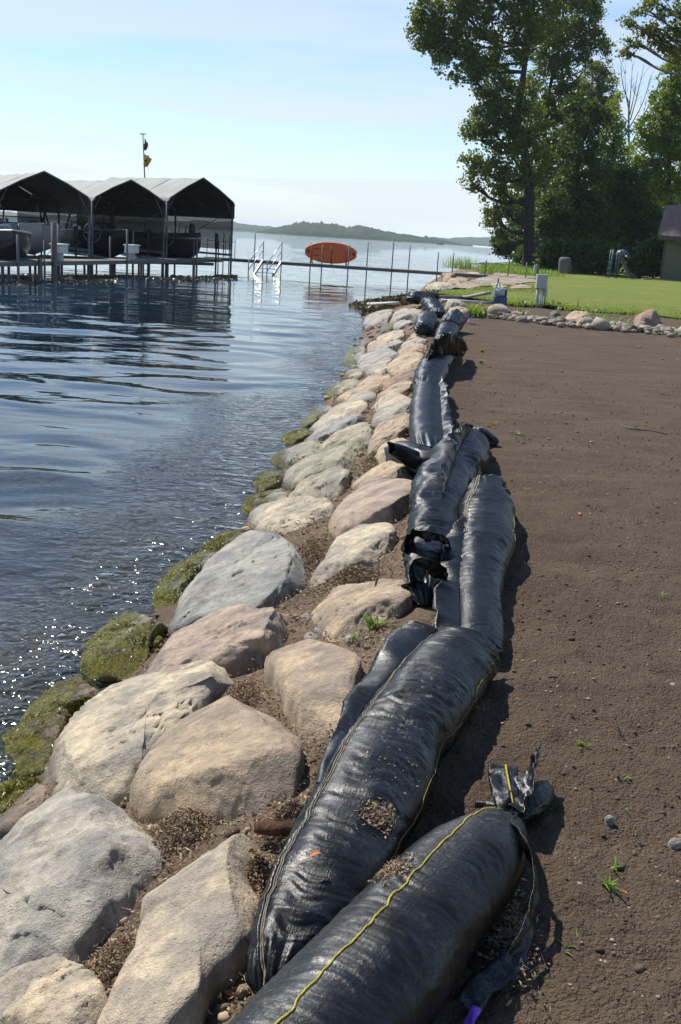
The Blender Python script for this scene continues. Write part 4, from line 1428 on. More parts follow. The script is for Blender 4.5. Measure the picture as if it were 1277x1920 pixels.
def deck(root, a, b, w, z, step):
    a, b = np.array(a, float), np.array(b, float)
    d = b - a
    L = np.linalg.norm(d)
    d /= L
    s = np.cross(d, (0, 0, 1.0))
    n = max(1, int(round(L / step)))
    for k in range(n):
        p0, p1 = a + d * (L * k / n + .01), a + d * (L * (k + 1) / n - .01)
        mb = MB()
        nb = 8
        for j in range(nb):                      # boards run along the section
            o = s * ((j + .5) / nb - .5) * w
            mb.bar(p0 + o + [0, 0, z - .02 + RNG.uniform(-.004, .004)], p1 + o + [0, 0, z - .02], w / nb - .012, .03)
        mb.build('deck_section', M['plank'], root)
        mb = MB()
        for sg in (-1, 1):
            mb.bar(p0 + s * sg * (w / 2 - .03) + [0, 0, z - .10], p1 + s * sg * (w / 2 - .03) + [0, 0, z - .10], .05, .12)
        mb.build('side_rail', M['steel'], root)


def post(root, q, z0, z1, r=.028, mat='steel', name='post', lean=0.0):
    mb = MB()
    mb.tube([(q[0], q[1], z0), (q[0] + lean * (z1 - z0), q[1], z1)], r, 8)
    mb.build(name, M[mat], root, shade=True)


dock = empty('dock', (*((d_land + d_lake) / 2)[:2], WATER_Z), 'long narrow grey dock on thin pipe legs running to the boat lifts', 'dock')
flat0 = lambda p: np.array([p[0], p[1], 0.0])
deck(dock, flat0(d_land), flat0(d_lake), DW, DECK_Z, 3.0)


def along(px):
    """distance along the dock at which its middle is seen at column px"""
    lo, hi = 0.0, d_len
    for _ in range(40):
        m = (lo + hi) / 2
        q = _M3.T @ (d_land + d_dir * m - np.array([0, 0, CAM_H]))
        x = 638.5 + F_PX * q[0] / -q[2]
        if x > px:
            lo = m
        else:
            hi = m
    return lo


for px, top, near in [(986, .75, 1), (951, .95, 0), (911, .75, 1), (846, 1.0, 0), (822, .98, 1), (763, 1.25, 0), (738, 1.55, 1), (684, 1.25, 0), (657, 1.05, 1), (608, 1.0, 1), (577, 1.05, 0), (471, 1.35, 0), (436, 1.2, 1), (412, 1.3, 0)]:
    q = d_land + d_dir * along(px) + d_side * (DW / 2 + .05) * (1 if near else -1)
    gz = float(ground_z(q[0], q[1], False))
    post(dock, q, max(gz - .2, -2.2), DECK_Z + top, .03)

# stairs into the water on the near side of the dock
st_c = along(516)
st = empty('dock_stairs', (*(d_land + d_dir * st_c + d_side * 1.0)[:2], WATER_Z), 'aluminium stairs with two handrails going down into the lake', 'stairs')
for sg in (-1, 1):
    e = d_land + d_dir * (st_c + sg * .50) + d_side * (DW / 2 + .06)
    top, bot = e.copy(), e + d_side * 1.15 + d_dir * .45
    mb = MB()
    mb.bar((*top[:2], DECK_Z - .02), (*bot[:2], -1.15), .05, .14)
    mb.build('stringer', M['alu'], st)
    for hz in (.95, .55):
        mb = MB()
        mb.tube([(*top[:2], DECK_Z + hz), (*bot[:2], WATER_Z + hz - .35)], .024, 8)
        mb.build('handrail', M['alu'], st, shade=True)
    for q, z1 in ((top, DECK_Z + 1.0), (bot, WATER_Z + .72)):
        mb = MB()
        mb.tube([(q[0], q[1], -1.3), (q[0], q[1], z1)], .026, 8)
        mb.build('rail_post', M['steel'], st, shade=True)
for k in range(5):
    f = (k + .5) / 5
    c = d_land + d_dir * (st_c + .45 * f) + d_side * (DW / 2 + .06 + 1.15 * f)
    mb = MB()
    mb.box((c[0], c[1], DECK_Z - .08 - f * 1.05), (.98, .24, .035), np.stack([d_dir, d_side, (0, 0, 1.)]))
    mb.build('step', M['alu'], st)

# orange float stored on edge on a rack
kb_c = along(618)
kc = d_land + d_dir * kb_c + d_side * (-.15)
half = (along(570) - along(666)) / 2
f_root = empty('float_mat', (*kc[:2], DECK_Z + .15), 'bright orange paddle board stored on edge above the dock', 'paddle board')
n = 60
xs_ = np.linspace(-1, 1, n)
hw = .40 * (1 - np.abs(xs_) ** 2.3) ** .75 + .15
hw = np.where(np.abs(xs_) > .97, hw * .92, hw)
prof = np.linspace(0, 2 * math.pi, 28, endpoint=False)
up = np.array([0, .12, 1.0]) / np.linalg.norm([0, .12, 1.0])
nrm = np.cross(d_dir, up)
cz = DECK_Z + .60
co = np.array([[kc[0], kc[1], cz] + d_dir * x * half + up * (np.sign(math.sin(a)) * abs(math.sin(a)) ** .45 * h) + nrm * (.075 * np.sign(math.cos(a)) * abs(math.cos(a)) ** .6) for x, h in zip(xs_, hw) for a in prof])
ff = grid_faces(n, 28, True)
co = np.vstack([co, [[kc[0], kc[1], cz] - d_dir * half, [kc[0], kc[1], cz] + d_dir * half]])
i = np.arange(28)
f3 = np.vstack([np.stack([np.full(28, n * 28), (i + 1) % 28, i], -1), np.stack([np.full(28, n * 28 + 1), (n - 1) * 28 + i, (n - 1) * 28 + (i + 1) % 28], -1)])
link('board', mesh_from('board', co - parent_origin(f_root), [ff, f3], M['orange']), f_root)
sgn = 1 if (nrm @ np.array([0, -1, 0])) > 0 else -1
for (ax, az) in ((.55, .16), (.30, .16), (.55, -.20), (.30, -.20), (-.08, .0)):
    mb = MB()
    c = np.array([kc[0], kc[1], cz]) + d_dir * ax * half + up * az + nrm * sgn * .072
    mb.box(c, (.22 if ax > 0 else .05, .012, .05), np.stack([d_dir, nrm, up]))
    mb.build('foot_strap_slot', M['black'], f_root)
for ax in (.86, -.9):
    mb = MB()
    c = np.array([kc[0], kc[1], cz]) + d_dir * ax * half + nrm * sgn * .05
    mb.box(c, (.12, .10, .16), np.stack([d_dir, nrm, up]))
    mb.build('end_handle', M['black'], f_root, bevel=.02)
rk = empty('board_rack', (*kc[:2], DECK_Z), 'pipe rack holding the orange board to the dock', 'rack')
for ax in (.72, -.05, -.62):
    mb = MB()
    b = np.array([kc[0], kc[1], 0]) + d_dir * ax * half
    z0 = DECK_Z
    mb.tube([b + nrm * sgn * .14 + [0, 0, z0], b + nrm * sgn * .14 + [0, 0, cz + .32]], .022, 8)
    mb.tube([b + nrm * sgn * .14 + [0, 0, z0 + .10], b + [0, 0, z0 + .045], b - nrm * sgn * .14 + [0, 0, z0 + .10]], .022, 8)
    mb.tube([b - nrm * sgn * .14 + [0, 0, z0], b - nrm * sgn * .14 + [0, 0, z0 + .6]], .022, 8)
    mb.build('rack_arm', M['steel'], rk, shade=True)

# ================================================================== BOAT LIFTS WITH CANOPIES
w_a, w_b = at(398, 484, DECK_Z), at(-40, 489, DECK_Z)
walk = empty('lift_walkway', (*((w_a + w_b) / 2)[:2], WATER_Z), 'dark walkway on posts along the front of the boat lifts', 'dock')
deck(walk, flat0(w_a), flat0(w_b), 1.2, DECK_Z, 3.2)
wd = (w_b - w_a) / np.linalg.norm(w_b - w_a)
ws = np.cross(wd, (0, 0, 1.0))
if ws[1] > 0:
    ws = -ws


def wpt(px, nearer=1.0):
    lo, hi = 0.0, 1.0
    for _ in range(40):
        m = (lo + hi) / 2
        q = _M3.T @ (w_a + (w_b - w_a) * m - np.array([0, 0, CAM_H]))
        if 638.5 + F_PX * q[0] / -q[2] > px:
            lo = m
        else:
            hi = m
    return w_a + (w_b - w_a) * lo + ws * .64 * nearer


for px, top, mat, r in [(3, .9, 'steel', .05), (45, .1, 'stump', .09), (72, 1.35, 'stump', .11), (138, 1.3, 'steel', .055), (212, 1.25, 'steel', .045), (263, 1.05, 'steel', .035), (346, 1.05, 'steel', .045), (340, .8, 'steel', .035), (274, 1.2, 'steel', .05), (53, .75, 'steel', .03), (387, 1.0, 'steel', .03), (232, .9, 'steel', .04)]:
    q = wpt(px, 1 if RNG.random() < .7 else -1)
    post(walk, q, -2.0, DECK_Z + top, r, mat)
for k in range(16):
    q = wpt(10 + k * 25, -1 if k % 2 else .2)
    post(walk, q, -2.0, DECK_Z, .05, 'steel')

AX = []


def canopy(pl, pa, pr, dl, dr, length, label, skirt, seed, curtain=False, front_skirt=0.0):
    L, R = P(*pl, dl), P(*pr, dr)
    A = P(*pa, (dl + dr) / 2)
    zl = (L[2] + R[2]) / 2
    L[2] = R[2] = zl
    fr = R - L
    W = np.linalg.norm(fr)
    fr /= W
    back = np.array([-fr[1], fr[0], 0])
    if back[1] < 0:
        back = -back
    A = np.array([*((L + R) / 2)[:2], A[2]])
    root = empty('boat_lift_canopy', (*(A + back * length / 2)[:2], WATER_Z), label, 'boat lift', 'covered boat lifts')
    na, nb = 21, 41
    # arched roof section: eave - hip - ridge - hip - eave
    key = np.array([L + [0, 0, -.0], L + fr * .10 + [0, 0, .16], (L + A) / 2 + [0, 0, .10], A, (R + A) / 2 + [0, 0, .10], R - fr * .10 + [0, 0, .16], R])
    sec = np.vstack([np.linspace(key[k], key[k + 1], 5)[:-1] for k in range(6)] + [key[-1:]])
    m = len(sec)
    t = np.linspace(0, 1, nb)
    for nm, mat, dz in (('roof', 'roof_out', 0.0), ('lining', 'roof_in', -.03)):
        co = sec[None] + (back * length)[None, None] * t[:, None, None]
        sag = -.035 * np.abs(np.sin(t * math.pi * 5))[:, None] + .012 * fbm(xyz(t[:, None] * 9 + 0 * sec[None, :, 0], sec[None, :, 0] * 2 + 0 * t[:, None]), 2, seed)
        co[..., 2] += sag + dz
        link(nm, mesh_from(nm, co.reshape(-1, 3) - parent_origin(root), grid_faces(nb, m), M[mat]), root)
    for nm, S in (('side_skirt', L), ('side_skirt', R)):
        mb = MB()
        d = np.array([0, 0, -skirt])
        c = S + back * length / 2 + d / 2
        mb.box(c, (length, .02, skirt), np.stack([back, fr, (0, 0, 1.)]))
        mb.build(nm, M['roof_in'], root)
    # closed dark end far side gable
    e = back * (length - .02)
    mb = MB()
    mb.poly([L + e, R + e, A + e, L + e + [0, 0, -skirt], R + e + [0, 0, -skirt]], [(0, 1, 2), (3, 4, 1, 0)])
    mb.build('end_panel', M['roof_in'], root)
    # edge tubes and bows
    for f in (0.0, .33, .66, 1.0):
        mb = MB()
        mb.tube(sec + back * length * f + [0, 0, -.05 if f else .012], .035, 6)
        mb.build('bow', M['steel'], root, shade=True)
    for S in (L, R):
        for f in (.02, .62):
            q = S + back * length * f
            mb = MB()
            mb.tube([(q[0], q[1], -2.2), (q[0], q[1], zl)], .05, 8)
            mb.tube([(q[0], q[1], zl - .55), q + (fr if S is L else -fr) * .45 + [0, 0, .30]], .025, 6)
            mb.build('corner_post', M['steel'], root, shade=True)
    if curtain:
        mb = MB()
        c = R + back * length / 2 + [0, 0, -skirt - .75]
        mb.box(c, (length * .98, .012, 1.5), np.stack([back, fr, (0, 0, 1.)]))
        mb.build('mesh_curtain', M['mesh'], root)
        mb = MB()
        c = (L + R) / 2 + back * (length - .05) + [0, 0, -skirt - .75]
        mb.box(c, (W, .012, 1.5), np.stack([fr, back, (0, 0, 1.)]))
        mb.build('mesh_curtain', M['mesh'], root)
    # guide posts, hoist wheel and cables of the lift
    for f, sd_ in ((.12, L), (.12, R), (.85, L), (.85, R)):
        q = sd_ + (fr if sd_ is L else -fr) * .35 + back * length * f
        mb = MB()
        mb.tube([(q[0], q[1], -2.0), (q[0], q[1], WATER_Z + 1.9)], .045, 8)
        mb.tube([(q[0], q[1], WATER_Z + 1.2), (q[0], q[1], WATER_Z + 1.95)], .085, 8)
        mb.build('guide_post', M['black'], root, shade=True)
    for sd_ in (L, R):
        mb = MB()
        z_ = WATER_Z + .95
        mb.bar((*(sd_ + back * .1)[:2], z_), (*(sd_ + back * length)[:2], z_), .07, .10)
        mb.build('side_beam', M['steel'], root)
        mb = MB()
        mb.tube([(*(sd_ + back * .2)[:2], zl - .2), (*(sd_ + back * (length - .3))[:2], WATER_Z + .3)], .015, 5)
        mb.build('cable', M['steel'], root)
    wc = L + back * .05 - fr * .06
    th2 = np.linspace(0, 2 * math.pi, 28)
    mb = MB()
    mb.tube(np.stack([wc[0] + fr[0] * .42 * np.cos(th2), wc[1] + fr[1] * .42 * np.cos(th2), WATER_Z + 1.7 + .42 * np.sin(th2)], -1), .02, 6)
    for k_ in range(4):
        a_ = k_ * math.pi / 4
        mb.tube([wc * [1, 1, 0] + fr * .42 * math.cos(a_) + [0, 0, WATER_Z + 1.7 + .42 * math.sin(a_)], wc * [1, 1, 0] - fr * .42 * math.cos(a_) + [0, 0, WATER_Z + 1.7 - .42 * math.sin(a_)]], .012, 5)
    mb.build('hoist_wheel', M['steel'], root, shade=True)
    # cradle beams just above the water
    for f in (.2, .7):
        mb = MB()
        mb.bar(L + back * length * f + [0, 0, -zl + WATER_Z + .42], R + back * length * f + [0, 0, -zl + WATER_Z + .42], .10, .14)
        mb.build('cradle_beam', M['steel'], root)
    AX.append((root, L, R, back, fr, W, length, zl))
    return root


canopy((-6, 367), (85, 322), (169, 376), 44.5, 46.5, 7.5, 'boat lift canopy at the left, the nearest, cut by the frame', .55, 1)
canopy((176, 376), (247, 338), (311, 386), 48.0, 50.5, 7.5, 'middle boat lift canopy of the three', .55, 2, True)
canopy((317, 376), (381, 334), (440, 387), 51.5, 54.5, 7.5, 'right hand boat lift canopy with a grey mesh curtain', .62, 3, True)


def boat(c, fwd, length, beam, depth, label, hull, deckmat, seed, tower=False, cover=False, stripe=False):
    """c: keel middle at waterline level of the hull; fwd: unit vector to the bow"""
    fwd = np.array(fwd, float)
    fwd[2] = 0
    fwd /= np.linalg.norm(fwd)
    side = np.cross(fwd, (0, 0, 1.))
    root = empty('boat', c, label, 'boat')
    n = 40
    t = np.linspace(0, 1, n)
    hb = beam / 2 * np.where(t < .55, 1 - .06 * (1 - t / .55), np.clip(1 - ((t - .55) / .45) ** 2.3, 0, 1))
    keel = 0.0 + .75 * depth * np.clip((t - .72) / .28, 0, 1) ** 2.2
    sheer = depth * (1 + .18 * t ** 2)
    rows = []
    for k in range(n):
        o = np.array(c) + fwd * (t[k] - .5) * length
        h = max(hb[k], .015)
        ring = [(-h, sheer[k]), (-h * .98, keel[k] * .45 + sheer[k] * .55), (-h * .82, keel[k] * .75 + sheer[k] * .25), (0, keel[k]), (h * .82, keel[k] * .75 + sheer[k] * .25), (h * .98, keel[k] * .45 + sheer[k] * .55), (h, sheer[k])]
        rows.append([o + side * a + [0, 0, b] for a, b in ring])
    rows = np.array(rows)
    co = rows.reshape(-1, 3)
    f = grid_faces(n, 7)
    mb = MB()
    mb.add(co, f)
    mb.add(rows[0], None, [[3, k, k + 1] for k in (0, 1, 4, 5)] + [[3, 2, 6], [2, 1, 6]][:0])
    mb.add(np.vstack([rows[0]]), [[0, 1, 5, 6], [1, 2, 4, 5]], [[2, 3, 4]])
    mb.build('hull', M[hull], root, shade=True)
    mb = MB()
    dk = np.stack([rows[:, 0] * .97 + rows[:, 6] * .03, rows[:, 6] * .97 + rows[:, 0] * .03], 1)
    mid = (dk[:, :1] + dk[:, 1:]) / 2 + [0, 0, .05 if not cover else .30]
    dd = np.concatenate([dk[:, :1], mid, dk[:, 1:]], 1)
    mb.add(dd.reshape(-1, 3) + [0, 0, -.02], grid_faces(n, 3))
    mb.build('cover' if cover else 'deck', M[deckmat], root, shade=True)
    if stripe:
        for ix in (0, 6):
            mb = MB()
            a = rows[2:30, ix] * .52 + rows[2:30, 1 if ix == 0 else 5] * .48
            mb.tube(a + (side if ix else -side) * .012, .03, 6)
            mb.build('stripe', M['black'], root, shade=True)
    mb = MB()
    mb.tube(np.vstack([rows[:, 0], rows[::-1, 6]]), .03, 6)
    mb.build('gunwale', M['alu'], root, shade=True)
    if not cover:
        mid = np.array(c) + fwd * length * .06 + [0, 0, depth]
        b = beam * .40
        w = [mid + side * -b - fwd * .5, mid + side * -b * .9 + fwd * .15, mid + side * b * .9 + fwd * .15, mid + side * b - fwd * .5]
        mb = MB()
        hh = np.array([0, 0, .42])
        for k in range(3):
            mb.poly([w[k], w[k + 1], w[k + 1] + hh - fwd * .25, w[k] + hh - fwd * .25], [(0, 1, 2, 3)])
        mb.build('windshield', M['glass'], root)
        mb = MB()
        mb.tube([x + hh - fwd * .25 for x in w], .022, 6)
        for x in w:
            mb.tube([x, x + hh - fwd * .25], .02, 6)
        mb.build('windshield_frame', M['black'], root, shade=True)
        for sg in (-1, 1):
            mb = MB()
            s0 = mid + side * sg * b * .7 - fwd * 1.6
            mb.box(s0 + [0, 0, .12], (.5, .5, .4), np.stack([fwd, side, (0, 0, 1.)]))
            mb.build('seat', M['whitebox'], root, bevel=.05)
        mb = MB()
        ms = np.array(c) - fwd * length * .47 + [0, 0, depth * .9]
        mb.box(ms, (.5, .9, .55), np.stack([fwd, side, (0, 0, 1.)]))
        mb.build('engine_box', M['black'], root, bevel=.08)
    if tower:
        mb = MB()
        for sg in (-1, 1):
            b0 = np.array(c) + [0, 0, depth] + side * sg * beam * .44
            tp = b0 - side * sg * beam * .10 - fwd * .2 + [0, 0, 1.15]
            mb.tube([b0 + fwd * .45, tp + fwd * .25], .04, 8)
            mb.tube([b0 - fwd * .75, tp - fwd * .25], .04, 8)
            mb.tube([tp + fwd * .25, tp - fwd * .25], .04, 8)
            mb.box(tp + [0, 0, -.25], (.30, .22, .22), np.stack([fwd, side, (0, 0, 1.)]))
        a = np.array(c) + [0, 0, depth + 1.15] - fwd * .2
        for s_ in (.25, -.25):
            mb.tube([a - side * beam * .34 + fwd * s_, a + [0, 0, .08] + fwd * s_, a + side * beam * .34 + fwd * s_], .04, 8)
        mb.build('wake_tower', M['black'], root, shade=True)
    return root


for k, (dz, lab, hull, dk, kw) in enumerate([
        (.62, 'boat with pale hull and black wake tower under the left canopy', 'hull_white', 'black', dict(tower=True, stripe=True)),
        (.55, 'dark hulled runabout under the middle canopy', 'hull_dark', 'hull_dark', dict(tower=True)),
        (.50, 'boat under a dark brown cover below the right canopy', 'hull_dark', 'coverbrown', dict(cover=True))]):
    root, L, R, back, fr, W, ln, zl = AX[k]
    c = (L + R) / 2 + back * (3.4 if k < 2 else 3.2)
    boat((c[0], c[1], WATER_Z + dz), -back, 6.2, 2.35, 1.15 if k < 2 else 1.0, lab, hull, dk, 5 + k, **kw)
# a pontoon-like dark boat between, front of the middle lift
c = wpt(8, -1) + np.array([-.4, 2.0, 0])
boat((c[0], c[1], WATER_Z + .55), -AX[0][3], 5.5, 2.2, 1.0, 'boat with a blue black hull at the far left edge', 'hull_dark', 'black', 9)

for px, py, w, h, lab in [(97, 466, .62, .28, 'white plastic lift motor box on a bracket, beside the pale hulled boat'), (234, 467, .62, .30, 'white plastic lift motor box under the middle canopy')]:
    q = wpt(px, .5)
    z = P(px, py, q[1])[2]
    r = empty('lift_motor_box', (q[0], q[1], DECK_Z), lab, 'box')
    mb = MB()
    mb.box((q[0], q[1], z), (w, .4, h), np.stack([wd, ws, (0, 0, 1.)]))
    mb.build('box', M['whitebox'], r, bevel=.03)
    mb = MB()
    mb.box((q[0], q[1], z + h / 2 + .025), (w + .08, .48, .05), np.stack([wd, ws, (0, 0, 1.)]))
    mb.build('lid', M['whitebox'], r, bevel=.015)
    mb = MB()
    mb.box((q[0], q[1], (z - h / 2 + DECK_Z) / 2 - .05), (.26, .2, max(z - h / 2 - DECK_Z + .1, .1)), np.stack([wd, ws, (0, 0, 1.)]))
    mb.build('bracket', M['greybox'], r)

# step ladder and towel on the walkway end
q = wpt(366, -1.5)
lad = empty('step_ladder', (q[0], q[1], DECK_Z), 'small ladder standing by the covered boat under the right canopy', 'ladder')
for sg in (-1, 1):
    mb = MB()
    mb.bar((q[0] + sg * .22, q[1], DECK_Z), (q[0] + sg * .16 + .22, q[1] + .3, DECK_Z + 1.55), .04, .06)
    mb.build('rail', M['steel'], lad)
for k in range(5):
    f = (k + .7) / 5.2
    mb = MB()
    mb.box((q[0] + .22 * f, q[1] + .3 * f, DECK_Z + 1.55 * f), (.40, .08, .03))
    mb.build('rung', M['steel'], lad)
q = wpt(380, -1.0)
tw = empty('towel_on_post', (q[0], q[1], DECK_Z), 'blue towel and life vests hanging from a post at the walkway end', 'towel')
mb = MB()
mb.tube([(q[0], q[1], DECK_Z), (q[0], q[1], DECK_Z + 1.7)], .035, 8)
mb.build('post', M['steel'], tw, shade=True)
th_ = np.linspace(0, 2 * math.pi, 24, endpoint=False)
co = np.array([[q[0] + (.12 + .16 * (1 - u)) * (1 + .25 * math.sin(5 * a)) * math.cos(a), q[1] + (.10 + .1 * (1 - u)) * math.sin(a), DECK_Z + .15 + .95 * u] for u in np.linspace(0, 1, 12) for a in th_])
link('towel', mesh_from('towel', co - parent_origin(tw), grid_faces(12, 24, True), M['bluecloth']), tw)
co = np.array([[q[0] + .02 + .17 * math.cos(a) * math.sin(u) ** .7, q[1] + .12 * math.sin(a) * math.sin(u) ** .7, DECK_Z + 1.35 - .3 * math.cos(u)] for u in np.linspace(.05, 3.09, 12) for a in th_])
link('life_vest', mesh_from('life_vest', co - parent_origin(tw), grid_faces(12, 24, True), M['black']), tw)

# guard rail at the right end of the lifts
q0, q1 = d_land + d_dir * along(386), d_land + d_dir * along(440)
gr = empty('pipe_railing', (*q0[:2], DECK_Z), 'low pipe railing in front of the grey mesh curtain', 'railing')
mb = MB()
mb.tube([q0 + [0, 0, .85], q1 + [0, 0, .85]], .02, 6)
mb.build('top_rail', M['steel'], gr, shade=True)
for f in (0, .33, .66, 1):
    b = q0 + (q1 - q0) * f
    mb = MB()
    mb.tube([b, b + [0, 0, .95]], .02, 6)
    mb.build('rail_post', M['steel'], gr, shade=True)

# flag pole behind the lifts
fy = 58.0
ft, fb = P(268, 252, fy), P(268, 480, fy)
fp = empty('flag_pole', (fb[0], fb[1], WATER_Z), 'thin flag pole rising behind the lifts with two drooping flags', 'flag pole')
mb = MB()
mb.tube([(fb[0], fy, -2), (fb[0] + .1, fy, 3), (ft[0], fy, ft[2])], [.05, .04, .025], 8)
mb.build('pole', M['steel'], fp, shade=True)
mb = MB()
mb.box((ft[0], fy, ft[2] + .02), (.32, .06, .05))
mb.build('finial', M['steel'], fp)
for (pa, pb, mat, sd) in (((269, 258), (276, 284), 'flag_dark', 1), ((269, 287), (284, 316), 'flag_yel', 2)):
    A_, B_ = P(*pa, fy), P(*pb, fy)
    w_, h_ = (B_[0] - A_[0]), (A_[2] - B_[2])
    uu, vv = np.meshgrid(np.linspace(0, 1, 14), np.linspace(0, 1, 14), indexing='ij')
    co = np.stack([A_[0] + w_ * uu * (.75 + .25 * np.sin(vv * 4 + sd)) + .03, fy + .16 * np.sin(uu * 6 + vv * 5), A_[2] - h_ * (vv * .8 + uu * .3 + .06 * np.sin(uu * 9))], -1)
    fl = link('flag', mesh_from('flag', co.reshape(-1, 3) - parent_origin(fp), grid_faces(14, 14), M[mat]), fp)
    if sd == 2:
        mb = MB()
        i0 = 5
        sub = co[3:9, 4:9].reshape(-1, 3) + [0, -.012, 0]
        mb.add(sub, grid_faces(6, 5))
        mb.build('dark_emblem', M['black'], fl)

# distant motor boat on the lake
q = at(826, 458.6, WATER_Z)
boat((q[0], q[1], WATER_Z - .15), (1, .2, 0), 6, 2.2, 1.0, 'tiny motor boat far out on the lake', 'hull_dark', 'black', 8)

# ================================================================== BY THE LAWN
def on(px, py):
    return at(px, py, 0.03)


# meter box on conduits
q = on(1011, 571)
pb = empty('electrical_box', q, 'grey electrical box standing on thin conduits at the lawn edge', 'electrical box')
sc = np.linalg.norm(P(1000, 540, q[1]) - P(1001, 540, q[1]))
zt, zb = P(1012, 514, q[1])[2], P(1011, 541, q[1])[2]
mb = MB()
mb.box((q[0], q[1], (zt + zb) / 2), (20 * sc, .22, zt - zb))
bx = mb.build('cabinet', M['greybox'], pb, bevel=.012)
mb = MB()
mb.box((q[0], q[1] - .118, (zt + zb) / 2), (18 * sc, .02, (zt - zb) * .92))
mb.build('cabinet_door', M['greybox'], bx, bevel=.006)
for k, dx in enumerate((-6, -2.5, 1.5, 5)):
    mb = MB()
    mb.tube([(q[0] + dx * sc, q[1], -.2), (q[0] + dx * sc, q[1], zb + .01)], .022 if k else .03, 8)
    mb.build('conduit', M['pvc'], pb, shade=True)
mb = MB()
mb.box((q[0] + 9.5 * sc, q[1], zb - .09), (.09, .12, .20))
mb.build('outlet_box', M['greybox'], pb, bevel=.01)
mb = MB()
mb.tube([(q[0] + 11 * sc, q[1] + .1, -.1), (q[0] + 11 * sc, q[1] + .1, zt + .12)], .018, 8)
mb.build('ground_rod', M['steel'], pb, shade=True)

# wooden post with a small box on it at the head of the dock
q = d_land + d_side * .2 - d_dir * .1
wp = empty('wooden_post', (q[0], q[1], 0), 'reddish wooden post with a grey outlet box at the head of the dock', 'post')
z1 = P(1001, 496, q[1])[2]
mb = MB()
mb.box((q[0], q[1], z1 / 2 - .1), (.13, .13, z1 + .2))
mb.build('post', M['post_wood'], wp, bevel=.01)
mb = MB()
mb.box((q[0] - .13, q[1] - .02, z1 - .22), (.14, .14, .42))
mb.build('outlet_box', M['greybox'], wp, bevel=.01)

# pump
q = on(934, 571)
sc = np.linalg.norm(P(934, 560, q[1]) - P(935, 560, q[1]))
pm = empty('water_pump', q, 'blue electric water pump with grey hose and pipes beside the soil', 'pump')
mb = MB()
mb.box((q[0] + 3 * sc, q[1], .13), (24 * sc, .30, .26))
mb.build('pump_base', M['pumpblue'], pm, bevel=.04)
mb = MB()
mb.tube([(q[0] - 6 * sc, q[1], .36), (q[0] + 10 * sc, q[1], .36)], .12, 18)
mb.build('motor', M['greybox'], pm, shade=True)
mb = MB()
mb.tube([(q[0] + 10 * sc, q[1], .36), (q[0] + 14 * sc, q[1], .36)], .105, 18)
mb.build('motor_cap', M['pumpblue'], pm, shade=True)
mb = MB()
mb.tube([(q[0] - 9 * sc, q[1] - .02, .02), (q[0] - 8 * sc, q[1] - .02, .30), (q[0] - 6 * sc, q[1], .55), (q[0] - 5 * sc, q[1], .62)], [.045, .04, .03, .025], 10)
mb.build('riser_pipe', M['pvc'], pm, shade=True)
mb = MB()
mb.tube([(q[0] - 4 * sc, q[1], .60), (q[0] - 4 * sc, q[1], .74)], .02, 8)
mb.tube([(q[0] + 0 * sc, q[1], .36), (q[0] + 0 * sc, q[1], .64)], .012, 8)
mb.build('gauge', M['steel'], pm, shade=True)
hp = [P(920, 549, q[1]), P(900, 552, q[1] + .3), on(872, 557.5), on(845, 557.5), on(815, 557)]
hp = [(p[0], p[1], max(p[2], .04)) for p in hp]
mb = MB()
mb.tube(spline(hp, 50), .045, 10)
tag(mb.build('suction_hose', M['hose'], shade=True), 'thick grey hose curving from the pump down to the grass', 'hose')
mb = MB()
mb.tube([np.array([q[0] - 8 * sc, q[1], .07]), np.append(on(828, 566)[:2], .07)], .04, 10)
tag(mb.build('supply_pipe', M['pvc'], shade=True), 'straight pale pipe lying on the ground left of the pump', 'pipe')
a, b = hit_bank(690, 570, .12), hit_bank(748, 568, .16)
mb = MB()
mb.tube([a, b], .045, 10)
tag(mb.build('intake_pipe', M['pvc'], shade=True), 'pale pipe end lying on the weedy spit toward the water', 'pipe')

# small stake near the lawn edge
q = on(1082, 575)
mb = MB()
mb.tube([(q[0], q[1], -.05), (q[0] + .02, q[1], .24)], .015, 6)
tag(mb.build('stake', M['post_wood'], shade=True), 'thin wooden stake where the lawn meets the soil', 'stake')

# weathered stump-like barrel and play slide in the shade
q = at(1057, 513, 0.04)
th_ = np.linspace(0, 2 * math.pi, 28, endpoint=False)
hh = P(1057, 482, q[1])[2]
co = np.array([[q[0] + r * (1 + .06 * math.sin(4 * a)) * math.cos(a), q[1] + r * math.sin(a), z] for r, z in ((.42, 0), (.40, hh * .3), (.41, hh * .8), (.36, hh * .96), (.2, hh), (.01, hh)) for a in th_])
tag(link('tree_stump', mesh_from('tree_stump', co - q * [1, 1, 0], grid_faces(6, 28, True), M['stump']), None, (q[0], q[1], 0)), 'tall grey stump standing in the shade of the trees', 'stump')
q = at(1168, 522, 0.04)
sl = empty('play_slide', q, 'faded blue play slide in the shade under the trees', 'slide')
n = 20
t = np.linspace(0, 1, n)
pth = np.stack([q[0] - .55 + 1.15 * t, q[1] - .2 * t, 1.45 - 1.35 * smooth(0, .9, t)], -1)
rows = []
for k in range(n):
    for (sy, sz) in ((-.30, .20), (-.28, 0), (.28, 0), (.30, .20)):
        rows.append(pth[k] + [0, sy, sz])
link('chute', mesh_from('chute', np.array(rows) - parent_origin(sl), grid_faces(n, 4), M['grey_blue']), sl)
mb = MB()
for sx in (-.95, -.5):
    for sy in (-.3, .3):
        mb.tube([(q[0] + sx, q[1] + sy, 0), (q[0] + sx + .08, q[1] + sy, 1.75)], .05, 8)
mb.build('frame', M['play_green'], sl, shade=True)
for k in range(4):
    mb = MB()
    mb.box((q[0] - .92 + .04 * k, q[1], .3 + .33 * k), (.12, .56, .06))
    mb.build('step', M['grey_blue'], sl)
